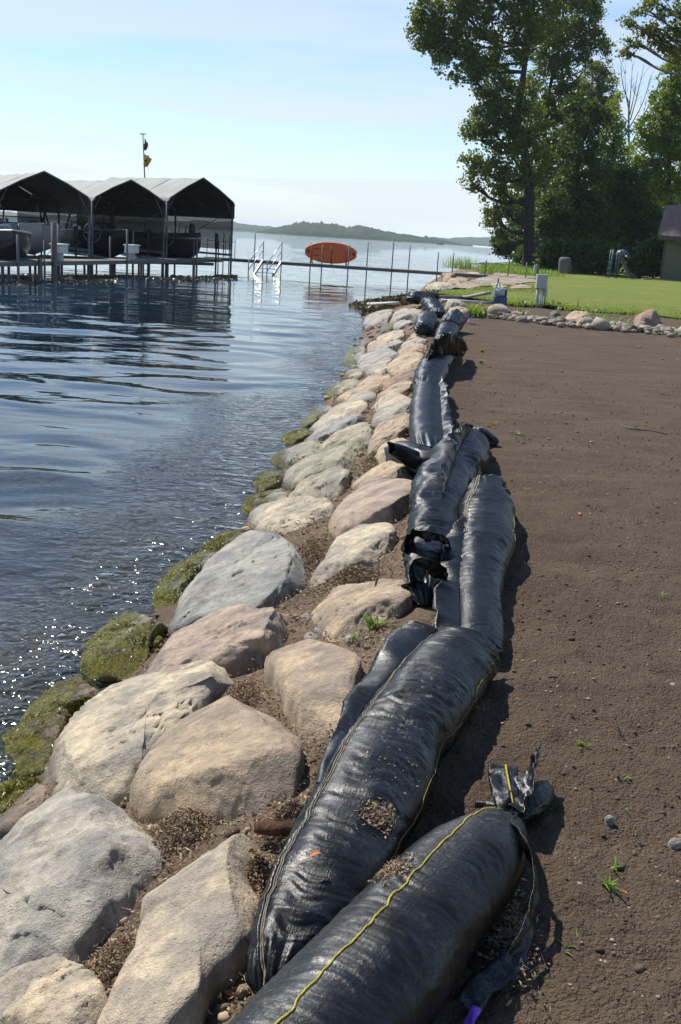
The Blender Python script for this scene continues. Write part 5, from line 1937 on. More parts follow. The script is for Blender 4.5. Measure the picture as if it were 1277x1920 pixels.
co = np.array([[q[0] - .25 + .40 * math.cos(a) * math.sin(u), q[1] - .1 + .3 * math.sin(a) * math.sin(u), 1.45 + .34 * math.cos(u)] for u in np.linspace(.05, 1.57, 8) for a in th_])
link('roof_dome', mesh_from('roof_dome', co - parent_origin(sl), grid_faces(8, 28, True), M['grey_blue']), sl)

# ================================================================== SHED
hy = 68.0
e0 = at(1238, 526, 0.0)
hx, hy = e0[0], e0[1]
sh = empty('garden_shed', (hx, hy, 0), 'green grey shed with brown shingle roof at the right edge', 'shed')
wall_h = P(1247, 444, hy)[2]
mb = MB()
SW, SD = 7.0, 5.0
mb.box((hx + SW / 2, hy + SD / 2, wall_h / 2 - .05), (SW, SD, wall_h + .1))
wl_o = mb.build('wall', M['siding'], sh)
nb = 18
for k in range(nb):
    z = (k + .5) / nb * wall_h
    mb = MB()
    mb.bar((hx, hy - .012 , z), (hx + SW, hy - .012, z), .012, wall_h / nb - .012)
    mb.build('siding_board', M['siding'], wl_o)
mb = MB()
mb.box((hx + .02, hy - .02, wall_h / 2), (.14, .06, wall_h))
mb.build('corner_board', M['trim'], sh)
rt = P(1256, 388, hy + 2.5)[2]
ov = .5
mb = MB()
el_, er_ = hx - ov, hx + SW + ov
# ridge runs along x, slope falls to the camera and away
for sgn_, y_e in ((-1, hy - ov), (1, hy + SD + ov)):
    yr = hy + SD / 2
    a = np.array([(el_, y_e, wall_h - .05), (er_, y_e, wall_h - .05), (er_, yr, rt), (el_ + .1, yr, rt)])
    mb.poly(np.vstack([a, a + [0, 0, .10]]), [(0, 1, 2, 3), (4, 7, 6, 5), (0, 4, 5, 1), (0, 3, 7, 4), (1, 5, 6, 2)])
rf = mb.build('roof', M['shingle'], sh)
nrow = 14
sl_v = np.array([0, hy + SD / 2 - (hy - ov), rt - wall_h + .05])
sl_n = np.linalg.norm(sl_v)
for k in range(nrow):
    mb = MB()
    c0 = np.array([el_, hy - ov, wall_h + .06]) + sl_v * (k + .5) / nrow
    mb.bar(c0 + [.1 * k / nrow, 0, 0], c0 + [SW + 2 * ov, 0, 0], sl_n / nrow * 1.02, .025, up=np.cross((1, 0, 0), sl_v / sl_n))
    mb.build('shingle_course', M['shingle'], rf)
mb = MB()
mb.box(((el_ + er_) / 2, hy - ov - .02, wall_h - .08), (SW + 2 * ov, .05, .22))
mb.build('fascia', M['trim'], sh)
# porch gable that starts at the frame edge
mb = MB()
gx = P(1263, 450, hy)[0]
mb.poly([(gx, hy - ov - .2, wall_h - .35), (gx + 1.6, hy - ov - .2, wall_h + .75), (gx + 3.2, hy - ov - .2, wall_h - .35), (gx, hy, wall_h - .35), (gx + 1.6, hy + 1.5, wall_h + .75), (gx + 3.2, hy, wall_h - .35)],
        [(0, 1, 4, 3), (1, 2, 5, 4), (0, 2, 1)])
mb.build('porch_roof', M['trim'], sh)
mb = MB()
mb.box((hx + 2.5, hy - 1.2, .05), (8, .5, .08))
sh.rotation_euler.z = math.radians(-19)
tag(mb.build('paving_edge', M['sand']), 'pale paving strip along the foot of the shed', 'paving')

# ================================================================== TREES AND PLANTS
def leaves(centres, per, spread, size, rs, tint_bias=0.0, droop=0.3):
    c = np.repeat(centres, per, 0)
    n = len(c)
    g = rs.normal(size=(n, 3))
    p = c + g * spread
    # leaf blade: folded diamond of four points
    a = rs.uniform(0, 2 * math.pi, n)
    el = rs.normal(0.2, .7, n)
    d = np.stack([np.cos(a) * np.cos(el), np.sin(a) * np.cos(el), np.sin(el) - droop], -1)
    d /= np.linalg.norm(d, axis=1)[:, None]
    r = rs.normal(size=(n, 3))
    w = np.cross(d, r)
    w /= np.linalg.norm(w, axis=1)[:, None] + 1e-9
    nn = np.cross(d, w)
    s = size * rs.uniform(.6, 1.35, n)[:, None]
    co = np.stack([p - d * s * .5, p + w * s * .42 + nn * s * .10, p + d * s * .55, p - w * s * .42 + nn * s * .10], 1)
    base = np.arange(n)[:, None] * 4
    f = np.concatenate([base + [0, 1, 2], base + [0, 2, 3]])
    tint = np.clip(rs.normal(.45 + tint_bias, .25, n), 0, 1)
    return co.reshape(-1, 3), f, np.repeat(tint, 4)


def tree(name, label, base, trunk, blobs, dist, leaf, lsize, seed, dens=1.0, trunk_r=.35, bark='bark', cat='tree', limb_from=None, clump=.55, group=None, fill=.45):
    """trunk: list of (px,py) from the ground up; blobs: (px,py,rx,ry[,dy]) of foliage masses at distance dist"""
    rs = np.random.default_rng(seed)
    base = np.array(base, float)
    dist = base[1]
    root = empty(name, base, label, cat, group)
    tp = np.array([base] + [P(a, b, dist) for a, b in trunk]) if trunk else None
    k = np.linalg.norm(P(600, 300, dist) - P(601, 300, dist))
    co, fa, ti, n0 = [], [], [], 0
    mb = MB()
    if tp is not None:
        sp = spline(tp, 40)
        sp[:, :2] += .06 * rs.normal(size=(40, 2)) * np.linspace(0, 1, 40)[:, None]
        rad = trunk_r * np.linspace(1, .25, 40) * (1 + .35 * np.exp(-np.linspace(0, 18, 40)))
        mb.tube(np.vstack([sp[:1] - [0, 0, .3], sp]), np.append(rad[:1], rad), 12)
    for bl in blobs:
        px, py, rx, ry = bl[:4]
        dy = bl[4] if len(bl) > 4 else rs.uniform(-.5, .5) * rx * k
        c = P(px, py, dist + dy)
        rx, ry = rx * k, ry * k
        vol = rx * ry * min(rx, ry)
        ncl = max(5, int(10.5 * dens * (rx * ry) / (clump * clump) * .55))
        q = rs.normal(size=(ncl, 3))
        q /= np.linalg.norm(q, axis=1)[:, None]
        q *= (fill + (1 - fill) * rs.random(ncl) ** .6)[:, None]
        cc_ = c + q * np.array([rx, max(rx, ry) * .9, ry])
        per = int(30 + 10 * rs.random())
        lc, lf, lt = leaves(cc_, per, clump * np.array([.45, .45, .34]), lsize, rs, .12 * rs.normal())
        co.append(lc)
        fa.append(lf + n0)
        ti.append(lt)
        n0 += len(lc)
        if tp is not None:
            j = int(np.clip(np.argmin(np.abs(sp[:, 2] - (c[2] - 1.2 * rx))), 4, 39))
            m = (sp[j] + c) / 2 + [0, 0, -.15 * np.linalg.norm(c - sp[j])]
            br = spline([sp[j], m, c], 10)
            r0 = min(rad[j] * .6, .06 + .035 * np.linalg.norm(c - sp[j]))
            mb.tube(br, np.linspace(r0, .03, 10), 7)
            for e in cc_[rs.choice(ncl, min(6, ncl), False)]:
                mb.tube(spline([br[6], (br[6] + e) / 2 + [0, 0, .1], e], 6), np.linspace(r0 * .3 + .012, .012, 6), 5)
    if tp is not None:
        mb.build('trunk', M[bark], root, shade=True)
    if co:
        c_all = np.vstack(co) - base
        link('crown', mesh_from('crown', c_all, np.vstack(fa), M[leaf], False, tint=np.concatenate(ti)), root)
    return root


T1Y = 92.0
tree('cottonwood_tree', 'tall cottonwood leaning over the lake with a thick dark trunk', at(991, 503, 0), [(992, 430), (993, 360), (985, 290), (970, 220), (985, 120), (1000, 20), (1000, -90)],
     [(806, 30, 36, 34), (830, 72, 42, 40), (800, 62, 30, 34), (862, 118, 46, 36), (880, 40, 40, 40), (850, 10, 45, 30), (905, 90, 36, 40), (923, 146, 44, 46), (948, 190, 46, 42), (912, 228, 38, 34), (948, 262, 50, 36), (892, 250, 26, 18),
      (886, 303, 26, 24), (923, 330, 42, 34), (880, 345, 20, 12), (938, 378, 36, 26), (925, 408, 22, 18), (985, 300, 46, 50), (990, 230, 40, 40), (1006, 33, 52, 42), (960, 30, 44, 36), (978, 88, 28, 34), (935, 440, 14, 16),
      (900, -40, 60, 46), (990, -60, 70, 56), (1060, -50, 52, 50), (950, -140, 80, 60), (1030, -150, 60, 50), (850, -60, 40, 36)], T1Y, 'leaf_cotton', .21, 101, 1.15, .45)
tree('cottonwood_tree', 'second cottonwood just right of the leaning one, with a slimmer trunk', at(1021, 500, 0), [(1021, 430), (1020, 350), (1022, 250), (1035, 150), (1055, 60), (1060, -40)],
     [(1039, 83, 46, 44), (1018, 170, 44, 50), (1072, 135, 38, 34), (1050, 40, 38, 40), (1104, 30, 26, 34), (1110, 85, 32, 30), (1092, 70, 26, 30), (1132, 80, 14, 12), (1040, 250, 44, 44), (1060, 195, 40, 34), (1040, 300, 50, 46), (1000, 355, 46, 42), (1090, -20, 36, 40), (1110, 0, 22, 24)],
     96.0, 'leaf_cotton', .21, 102, 1.1, .28)
tree('maple_tree', 'dense dark maple behind the two cottonwoods', at(1085, 507, 0), [(1085, 440), (1084, 350), (1084, 260), (1090, 190)],
     [(1088, 208, 36, 30), (1120, 215, 26, 18), (1082, 262, 46, 40), (1100, 330, 52, 50), (1060, 380, 50, 46), (1115, 400, 46, 40), (1075, 440, 50, 30), (1040, 430, 36, 36)], 99.0, 'leaf_dark', .24, 103, 1.3, .28)
tree('willow_tree', 'pale green willow standing farther back between the maples', at(1115, 497, 0), [(1115, 420), (1112, 300), (1110, 180), (1112, 120)],
     [(1110, 150, 30, 36), (1134, 165, 18, 36), (1096, 190, 30, 26), (1126, 205, 30, 28), (1145, 195, 12, 26), (1130, 125, 16, 16)], 128.0, 'leaf_pale', .24, 104, .9, .3, 'twig')
tree('ash_tree', 'slender light green ash left of the bare tree', at(1150, 505, 0), [(1150, 430), (1148, 350), (1150, 270), (1153, 200)],
     [(1122, 240, 24, 30), (1153, 208, 13, 34), (1146, 262, 26, 28), (1165, 250, 14, 26), (1130, 300, 34, 34), (1160, 310, 30, 34)], 108.0, 'leaf_bright', .22, 105, .9, .2)
tree('maple_tree', 'bright sunlit maple behind the shed at the right edge', at(1262, 515, 0), [(1260, 440), (1255, 350), (1258, 250), (1262, 150)],
     [(1258, 140, 18, 40), (1246, 188, 24, 36), (1268, 190, 26, 40), (1233, 236, 40, 30), (1222, 285, 44, 40), (1268, 250, 36, 50), (1248, 345, 46, 40), (1205, 330, 34, 36), (1290, 320, 40, 50), (1215, 262, 22, 18), (1300, 200, 40, 60), (1275, 120, 20, 30)],
     92.0, 'leaf_bright', .22, 106, 1.1, .3)
tree('maple_tree', 'deep shaded maple between the bare tree and the shed', at(1185, 512, 0), [(1185, 440), (1184, 380), (1186, 320)],
     [(1185, 345, 40, 34), (1160, 390, 44, 36), (1205, 400, 44, 36), (1180, 440, 50, 30), (1225, 450, 36, 30), (1140, 440, 40, 30), (1150, 350, 36, 30)], 100.0, 'leaf_dark', .24, 107, 1.3, .22)
tree('poplar_tree', 'poplar off the right edge whose small leaved branches reach into the sky', at(1390, 560, 0), [(1385, 420), (1375, 250), (1360, 120), (1350, -20)],
     [(1204, 12, 24, 11), (1180, 42, 17, 8), (1205, 52, 14, 12), (1226, 54, 16, 20), (1190, 78, 18, 10), (1175, 96, 9, 8), (1229, 82, 12, 16), (1262, 14, 28, 24), (1262, 50, 22, 30), (1268, 92, 18, 22), (1243, 92, 8, 8), (1228, 2, 26, 14), (1300, 60, 40, 60), (1340, 160, 50, 60), (1330, 0, 50, 50)],
     62.0, 'leaf_pale', .12, 108, .55, .22, 'twig', clump=.30)
# bare tree
rs = np.random.default_rng(77)
bt = empty('bare_tree', at(1178, 505, 0), 'leafless grey tree rising between the green ones', 'tree')
mb = MB()
b0 = P(1180, 360, 112)
mb.tube(spline([at(1178, 505, 0), P(1179, 430, 112), b0, P(1179, 230, 112), P(1180, 190, 112)], 24), np.linspace(.16, .07, 24), 9)
for (sx, sy, ex, ey) in [(1180, 195, 1164, 115), (1180, 200, 1186, 118), (1182, 225, 1208, 120), (1180, 240, 1222, 140), (1179, 260, 1156, 150), (1181, 215, 1196, 135), (1182, 250, 1228, 165), (1180, 275, 1212, 190), (1180, 210, 1172, 130), (1179, 230, 1150, 175)]:
    a, b = P(sx, sy, 112), P(ex, ey, 112 + rs.uniform(-2, 2))
    m = (a + b) / 2 + [(b[0] - a[0]) * .18, 0, -.2]
    br = spline([a, m, b], 12)
    mb.tube(br, np.linspace(.06, .016, 12), 6)
    for j in range(5):
        k = rs.integers(3, 11)
        e = br[k] + (b - a) * rs.uniform(.15, .32) + rs.normal(0, .45, 3)
        mb.tube(spline([br[k], (br[k] + e) / 2 + rs.normal(0, .08, 3), e], 6), np.linspace(.022, .009, 6), 5)
mb.build('trunk', M['twig'], bt, shade=True)
# undergrowth
for k, (px, py, by, rx, ry, d, lf, lab) in enumerate([
        (955, 452, 492, 28, 32, 84, 'leaf_dark', 'dark rounded bush at the water side of the leaning cottonwood'), (978, 478, 500, 16, 18, 84, 'leaf_dark', 'small dark bush at the foot of the leaning cottonwood'),
        (1040, 478, 510, 26, 28, 93, 'leaf_dark', 'dark shrub right of the slim cottonwood trunk'), (1092, 480, 514, 30, 32, 91, 'leaf_dark', 'dark shrub behind the grey stump'),
        (1135, 486, 517, 26, 28, 89, 'leaf_dark', 'dark shrub left of the play slide'), (1200, 490, 522, 20, 24, 84, 'leaf_dark', 'dark shrub right of the play slide'),
        (1225, 480, 524, 22, 36, 82, 'leaf_dark', 'dark shrub against the left wall of the shed')]):
    tree('shrub', lab, at(px, by, 0), [(px, (by + py) / 2), (px, py)], [(px, py, rx, ry), (px - rx * .4, py + ry * .4, rx * .7, ry * .5), (px + rx * .4, py + ry * .45, rx * .7, ry * .5)], d, lf, .26, 200 + k, 1.3, .06, cat='shrub')
# far trees closing the gaps low behind the trunks
for k, (px, w) in enumerate([(1010, 60), (1090, 70), (1170, 70), (1250, 70)]):
    tree('background_tree', ['dark tree far behind the cottonwood trunks', 'dark tree far behind the stump', 'dark tree far behind the slide', 'dark tree far behind the shed'][k], at(px, 492, 0), [(px, 450), (px, 380)],
         [(px, 440, w, 50), (px - 20, 380, w * .8, 40), (px + 15, 410, w * .9, 46)], 135, 'leaf_dark', .5, 230 + k, .8, .25, clump=.9, group='dark trees far behind')


def blades(root_or_none, name, mat, centres, n_per, h, spread, w, rs, parent=None, bend=.5, tint=.5, gz=None):
    """grass-like bent blades, three segments each"""
    c = np.repeat(centres, n_per, 0)
    n = len(c)
    p = c + np.append(rs.normal(size=(n, 2)) * spread, np.zeros((n, 1)), 1)
    a = rs.uniform(0, 2 * math.pi, n)
    out = np.stack([np.cos(a), np.sin(a), 0 * a], -1)
    sd = np.stack([-np.sin(a), np.cos(a), 0 * a], -1)
    H = h * rs.uniform(.5, 1.2, n)[:, None]
    B_ = bend * rs.uniform(.3, 1.3, n)[:, None]
    rows = []
    for t, ww in ((0, 1), (.4, 1.1), (.75, .7), (1, .05)):
        q = p + out * H * B_ * t ** 2 + np.array([0, 0, 1.]) * H * (t - .25 * B_ * t ** 2)
        rows += [q - sd * w * ww * .5, q + sd * w * ww * .5]
    co = np.stack(rows, 1).reshape(-1, 3)
    b = np.arange(n)[:, None] * 8
    f = np.concatenate([b + [0, 1, 3, 2], b + [2, 3, 5, 4], b + [4, 5, 7, 6]])
    tt = np.repeat(np.clip(rs.normal(tint, .25, n), 0, 1), 8)
    org = parent_origin(parent) if parent is not None else 0
    return link(name, mesh_from(name, co - org, f, M[mat], True, tint=tt), parent)


rs = np.random.default_rng(303)
# uneven grass along the near edge of the lawn and round the dock head
gx_ = rs.uniform(2.6, 16, 2600)
gy_ = lawn_edge(gx_) + rs.exponential(1.6, 2600) - .25
gc = np.stack([gx_, gy_, 0 * gx_ + .02], -1)
k = rs.uniform(3, 9, 900)
gy2 = rs.uniform(38, 46, 900)
gc2 = np.stack([crest(gy2) + rs.uniform(0, 3.0, 900), gy2, 0 * gy2 + .02], -1)
stuff(blades(None, 'lawn_grass', 'grass', np.vstack([gc, gc2]), 3, .075, .16, .012, rs), 'green grass blades along the edge of the lawn', 'grass')
gy3 = rs.uniform(62, 86, 900)
gc3 = np.stack([crest(gy3) + rs.uniform(-1.0, 3.2, 900), gy3, 0 * gy3], -1)
stuff(blades(None, 'shore_grass', 'weed', gc3, 7, .30, .35, .03, rs, tint=.6), 'tall rough grass on the point beyond the dock', 'grass')

# single plants
def plant(px, py, h, n, w, label, seed, bank=False, bend=.9, spread=.012, name='weed', mat='weed', z=0.0):
    r_ = np.random.default_rng(seed)
    q = hit_bank(px, py, 0.01) if bank else at(px, py, z)
    root = empty(name, q, label, 'weed')
    blades(None, 'leaves', mat, q[None], n, h, spread, w, r_, root, bend, .65)
    return root


PL = [(1092, 1398, .055, 16, .009, 'sprawling grass seedling on the soil right of the tied tube'), (1170, 1458, .035, 9, .008, 'small seedling between the long clod shadows at mid right'),
      (1190, 1520, .03, 6, .008, 'tiny two leaved sprout near the right edge'), (1152, 1630, .04, 9, .010, 'small bright sprout above the larger seedling'), (1145, 1668, .06, 14, .012, 'largest green seedling on the lower right soil'),
      (1072, 1780, .06, 8, .010, 'thin seedling right of the loose strap'), (1048, 1662, .03, 3, .008, 'single pale shoot beside the loose strap'), (968, 818, .10, 14, .02, 'yellow green seedling on the soil by the middle tubes'),
      (925, 798, .09, 12, .02, 'small yellow green weed near the middle tube flap'), (905, 660, .10, 14, .05, 'low yellow weed far up the soil, upper of two'), (902, 680, .10, 14, .05, 'low yellow weed far up the soil, lower of two'),
      (1240, 1115, .04, 8, .01, 'tiny sprout at the right edge at mid height'), (985, 918, .06, 6, .012, 'thin sprout beside the middle right tube'), (900, 1335, .04, 10, .01, 'green sprout against the right side of the long tube')]
for k, (px, py, h, n, w, lab) in enumerate(PL):
    plant(px, py, h * .62, max(3, n - 3), w * .55, lab, 400 + k, bend=1.5)
PLB = [(700, 1178, .10, 26, .014, 'bright green seedling at the foot of the domed tan boulder'), (665, 1200, .06, 14, .012, 'lower green seedling below the domed tan boulder'), (612, 1004, .05, 12, .012, 'green sprout in the litter by the blue grey boulder'),
       (720, 765, .10, 18, .03, 'weed on the pale stone by the middle tube'), (500, 1292, .03, 8, .008, 'sprout in the litter behind the large tan boulder'), (778, 668, .08, 12, .03, 'sprout on the broad tan stone'), (682, 1002, .03, 6, .01, 'tiny sprout on the angular pale slab')]
for k, (px, py, h, n, w, lab) in enumerate(PLB):
    plant(px, py, h * .65, n, w * .55, lab, 430 + k, True, bend=1.4)
PLL = [(889, 596, .62, 90, .045, .10, 'leafy bright green plant behind the purple tape'), (977, 594, .42, 16, .035, .04, 'upright iris like clump in the gravel border'), (1125, 609, .40, 90, .05, .28, 'leafy plant beside the big rounded border boulder'),
       (965, 572, .30, 70, .06, .22, 'broad leaved weeds between the pump and the electrical box'), (1035, 572, .28, 60, .05, .22, 'yellowish weeds right of the electrical box'), (1165, 588, .22, 80, .05, .45, 'row of low weeds along the lawn edge'), (1188, 592, .3, 20, .04, .08, 'thin weed left of the angular reddish boulder'),
       (1095, 584, .22, 70, .05, .45, 'low weeds behind the big rounded border boulder')]
for k, (px, py, h, n, w, s_, lab) in enumerate(PLL):
    plant(px, py, h * .62, int(n * 1.3), w * .6, lab, 460 + k, spread=s_, name='leafy_plant')
q = at(876, 505, 0)
pl = empty('wild_shrub', q, 'wispy green shrub on the point beyond the dock', 'shrub')
r_ = np.random.default_rng(5)
blades(None, 'leaves', 'weed', q[None] + r_.normal(0, .7, (26, 3)) * [1, 1, 0], 9, .85, .25, .028, r_, pl, .6, .55)
q = at(920, 499, .05)
mb = MB()
uu, vv = np.meshgrid(np.linspace(-1, 1, 20), np.linspace(-1, 1, 10), indexing='ij')
mb.add(np.stack([q[0] + uu * 1.5, q[1] + vv * .8, .12 + .18 * (1 - uu ** 2) * (1 - vv ** 2) + .05 * fbm(xyz(uu * 3, vv * 3), 2, 6)], -1).reshape(-1, 3), grid_faces(20, 10))
tag(mb.build('folded_tarp', M['black'], shade=True), 'black folded tarp on the grass beyond the dock', 'tarp')

# ================================================================== SMALL THINGS ON THE GROUND
def rocklets(name, pos, rad, mat, rs, flat=.65, label=None, cat=None, tint=None):
    """many small stones in one mesh, each a squashed jittered octahedron-sphere of 20 faces"""
    t = (1 + 5 ** .5) / 2
    v = np.array([(-1, t, 0), (1, t, 0), (-1, -t, 0), (1, -t, 0), (0, -1, t), (0, 1, t), (0, -1, -t), (0, 1, -t), (t, 0, -1), (t, 0, 1), (-t, 0, -1), (-t, 0, 1)]) / math.sqrt(1 + t * t)
    f = np.array([(0, 11, 5), (0, 5, 1), (0, 1, 7), (0, 7, 10), (0, 10, 11), (1, 5, 9), (5, 11, 4), (11, 10, 2), (10, 7, 6), (7, 1, 8), (3, 9, 4), (3, 4, 2), (3, 2, 6), (3, 6, 8), (3, 8, 9), (4, 9, 5), (2, 4, 11), (6, 2, 10), (8, 6, 7), (9, 8, 1)])
    n = len(pos)
    a = rs.uniform(0, 2 * math.pi, n)
    sx, sy = rs.uniform(.7, 1.3, n), rs.uniform(.7, 1.3, n)
    vv = v[None] * (1 + rs.normal(0, .13, (n, 12)))[..., None]
    x = vv[..., 0] * sx[:, None]
    y = vv[..., 1] * sy[:, None]
    z = vv[..., 2] * flat
    ca, sa = np.cos(a)[:, None], np.sin(a)[:, None]
    co = np.stack([x * ca - y * sa, x * sa + y * ca, z], -1) * np.asarray(rad)[:, None, None] + pos[:, None]
    fa = (f[None] + (np.arange(n) * 12)[:, None, None]).reshape(-1, 3)
    if tint is None:
        tint = rs.random(n)
    o = link(name, mesh_from(name, co.reshape(-1, 3), fa, M[mat], True, tint=np.repeat(tint, 12)))
    if label:
        stuff(o, label, cat)
    return o


rs = np.random.default_rng(500)
# soil clods
n = 25000
yy = 1.5 * (14 / 1.5) ** rs.random(n)
xx = crest(yy) + .05 + rs.random(n) ** .9 * (0.75 + .42 * yy)
rad = np.exp(rs.normal(math.log(.0030), .45, n)) * (0.75 + .09 * yy)
dens = fbm(xyz(xx * 2.2, yy * 2.2), 3, 61)
kp = rs.random(n) < np.clip(.55 + .6 * dens, .08, 1)
xx, yy, rad = xx[kp], yy[kp], np.minimum(rad[kp], .013)
rocklets('soil_clods', np.stack([xx, yy, soil_h(xx, yy) + rad * .3], -1), rad, 'clod', rs, .75, 'crumbs and clods of dark soil', 'soil', tint=np.clip(rs.normal(.4, .3, len(xx)), 0, 1))
n = 1500
yy = 1.5 * (22 / 1.5) ** rs.random(n)
xx = crest(yy) + .06 + rs.random(n) * (0.75 + .42 * yy)
rad = np.exp(rs.normal(math.log(.0035), .45, n)) * (0.75 + .13 * yy)
rocklets('bark_and_grit', np.stack([xx, yy, soil_h(xx, yy) + rad * .4], -1), np.minimum(rad, .03), 'chip', rs, .5, 'pale grit and bark bits strewn on the soil', 'grit')
# gravel border between soil and lawn
n = 2300
xx = rs.uniform(2.3, 9.5, n)
yb = np.interp(xx, [2.3, 3.2, 4.2, 5.2, 6.0, 7.0, 9.5], [25.2, 24.6, 23.9, 23.4, 23.1, 22.7, 22.0])
yy = yb + rs.normal(0, .34, n)
rad = np.exp(rs.normal(math.log(.046), .45, n))
rocklets('border_gravel', np.stack([xx, yy, .02 + rad * .25 + .03 * np.exp(-((yy - yb) / .3) ** 2)], -1), rad, 'gravel', rs, .7, 'pale round gravel edging the bare soil', 'gravel')
# pebbles under the stones
n = 1500
yy = 1.5 * (30 / 1.5) ** rs.random(n)
tt = rs.random(n) * 1.25
xx = crest(yy) - tt * (crest(yy) - waterl(yy))
rad = np.exp(rs.normal(math.log(.010), .45, n)) * (.7 + .09 * yy)
rocklets('bank_pebbles', np.stack([xx, yy, ground_z(xx, yy) + rad * .3], -1), rad, 'chip', rs, .7, 'small pebbles in the gaps between the boulders', 'pebble')


def litter(name, pos, size, mat, rs, label, cat, lift=.35):
    """small bent flakes and stalk bits"""
    n = len(pos)
    a = rs.uniform(0, 2 * math.pi, n)
    el = rs.normal(0, .45, n)
    d = np.stack([np.cos(a) * np.cos(el), np.sin(a) * np.cos(el), np.sin(el)], -1)
    w = np.cross(d, rs.normal(size=(n, 3)))
    w /= np.linalg.norm(w, axis=1)[:, None] + 1e-9
    nn = np.cross(d, w)
    L = (size * rs.uniform(.4, 1.6, n))[:, None]
    W = L * rs.uniform(.12, .5, n)[:, None]
    c = pos + np.array([0, 0, 1.]) * (np.abs(rs.normal(0, lift, n)) * size)[:, None]
    co = np.stack([c - d * L, c + w * W + nn * W * .4, c + d * L, c - w * W + nn * W * .4], 1).reshape(-1, 3)
    b = np.arange(n)[:, None] * 4
    f = np.concatenate([b + [0, 1, 2], b + [0, 2, 3]])
    o = link(name, mesh_from(name, co, f, M[mat], False, tint=np.repeat(np.clip(rs.normal(.45, .28, n), 0, 1), 4)))
    return stuff(o, label, cat)


n = 60000
yy = 1.4 * (20 / 1.4) ** rs.random(n)
tt = rs.random(n) * .93
xx = crest(yy) - tt * (crest(yy) - waterl(yy))
dn = fbm(xyz(xx * 4, yy * 4), 3, 66)
kp = rs.random(n) < np.clip(.7 + .6 * dn, .1, 1)
xx, yy = xx[kp], yy[kp]
size = .0065 * (.75 + .12 * yy)
litter('plant_litter', np.stack([xx, yy, ground_z(xx, yy) + .004 + .02 * np.abs(rs.normal(0, .6, len(xx)))], -1), size, 'litter', rs, 'brown dried plant litter packed between the boulders', 'litter', 1.2)
for k, (px, py, sx_, sy_, lab) in enumerate([(335, 1560, .07, .09, 'heap of dry litter between the large grey and tan boulders'), (440, 1318, .06, .12, 'litter lying on the right end of the long pale boulder'), (245, 1790, .10, .06, 'litter packed below the large grey boulder'),
        (580, 1040, .05, .22, 'strip of litter right of the blue grey boulder'), (655, 1085, .10, .07, 'litter under the angular pale slab'), (480, 1640, .03, .04, 'clump of dirt on the long cream boulder'), (700, 870, .04, .3, 'litter between the far tan stones'), (540, 1540, .05, .05, 'litter around the brown stake')]):
    c = hit_bank(px, py, .02)
    n = 3200
    g = rs.normal(size=(n, 2)) * .55
    p = np.stack([c[0] + g[:, 0] * sx_ * 1.3, c[1] + g[:, 1] * sy_ * 1.3, 0 * g[:, 0]], -1)
    hgt_ = .075 * np.exp(-(g ** 2).sum(1) * 1.2)
    p[:, 2] = ground_z(p[:, 0], p[:, 1]) + hgt_ * rs.random(n) ** .35 + .01
    litter('plant_litter', p, .0055 * (.8 + .10 * c[1]) + 0 * g[:, 0], 'litter', rs, lab, 'litter', .8)
# weed wrack on the spit
n = 5000
yy = rs.uniform(31.5, 38, n)
xx = waterl(yy) + rs.random(n) ** .8 * (crest(yy) - waterl(yy)) - .1
litter('shore_wrack', np.stack([xx, yy, ground_z(xx, yy) + .03], -1), .07 + 0 * xx, 'drift', rs, 'brown and yellow weed washed up on the spit', 'wrack', .6)
# brown weed floating in front of the lifts
n = 7000
pxw = rs.uniform(-30, 445, n)
pyw = 516 + 17 * rs.random(n) ** 1.3 * np.interp(pxw, [0, 300, 445], [1.15, 1.0, .6]) + 2.0 * np.sin(pxw * .03)
w0, w1, w2_, w3 = at(-30, 516, WATER_Z), at(445, 516, WATER_Z), at(-30, 536, WATER_Z), at(445, 527, WATER_Z)
u_, v_ = (pxw + 30) / 475, rs.random(n) ** 1.2
pw = (w0 * (1 - u_)[:, None] + w1 * u_[:, None]) * (1 - v_)[:, None] + (w2_ * (1 - u_)[:, None] + w3 * u_[:, None]) * v_[:, None]
pw[:, 2] = WATER_Z + waves(pw[:, 0], pw[:, 1]) + .012
kp = fbm(xyz(pw[:, 0] * .8, pw[:, 1] * .5), 3, 68) > -.25
litter('floating_weed', pw[kp], .055 + 0 * pw[kp][:, 0], 'floatweed', rs, 'brown weed floating on the water before the boat lifts', 'water weed', .12)
# mulch in the tear, on the cloth and by the strap
def mulch_on(tube, fr, th, sf, st, n, label, size=.008, mat='litter'):
    a = (fr + rs.normal(0, sf, n)) * (tube.nu - 1)
    p = tube.surf(np.clip(a, 0, tube.nu - 1), th + rs.normal(0, st, n), .002)
    litter('spilled_mulch', p, size + 0 * p[:, 0], mat, rs, label, 'mulch', .5)


mulch_on(TB, .455, 1.02, .012, .16, 800, 'brown mulch showing through the tear in the long tube', .0055)
mulch_on(TB, .56, 1.3, .03, .5, 160, 'crumbs of dirt scattered on top of the long tube', .004)
mulch_on(TA, .50, 2.15, .022, .14, 800, 'patch of brown mulch on the left side of the nearest tube', .005)
c = at(948, 1750, .01)
p = c + rs.normal(size=(1200, 3)) * [.032, .09, .006]
p[:, 2] = .012 + .03 * rs.random(1200) * np.exp(-((p[:, 0] - c[0]) / .03) ** 2)
p[:, 2] = np.maximum(p[:, 2], .012)
litter('spilled_mulch', p, .008 + 0 * p[:, 0], 'chip', rs, 'pale shredded bark spilled beside the loose strap', 'mulch', .8)


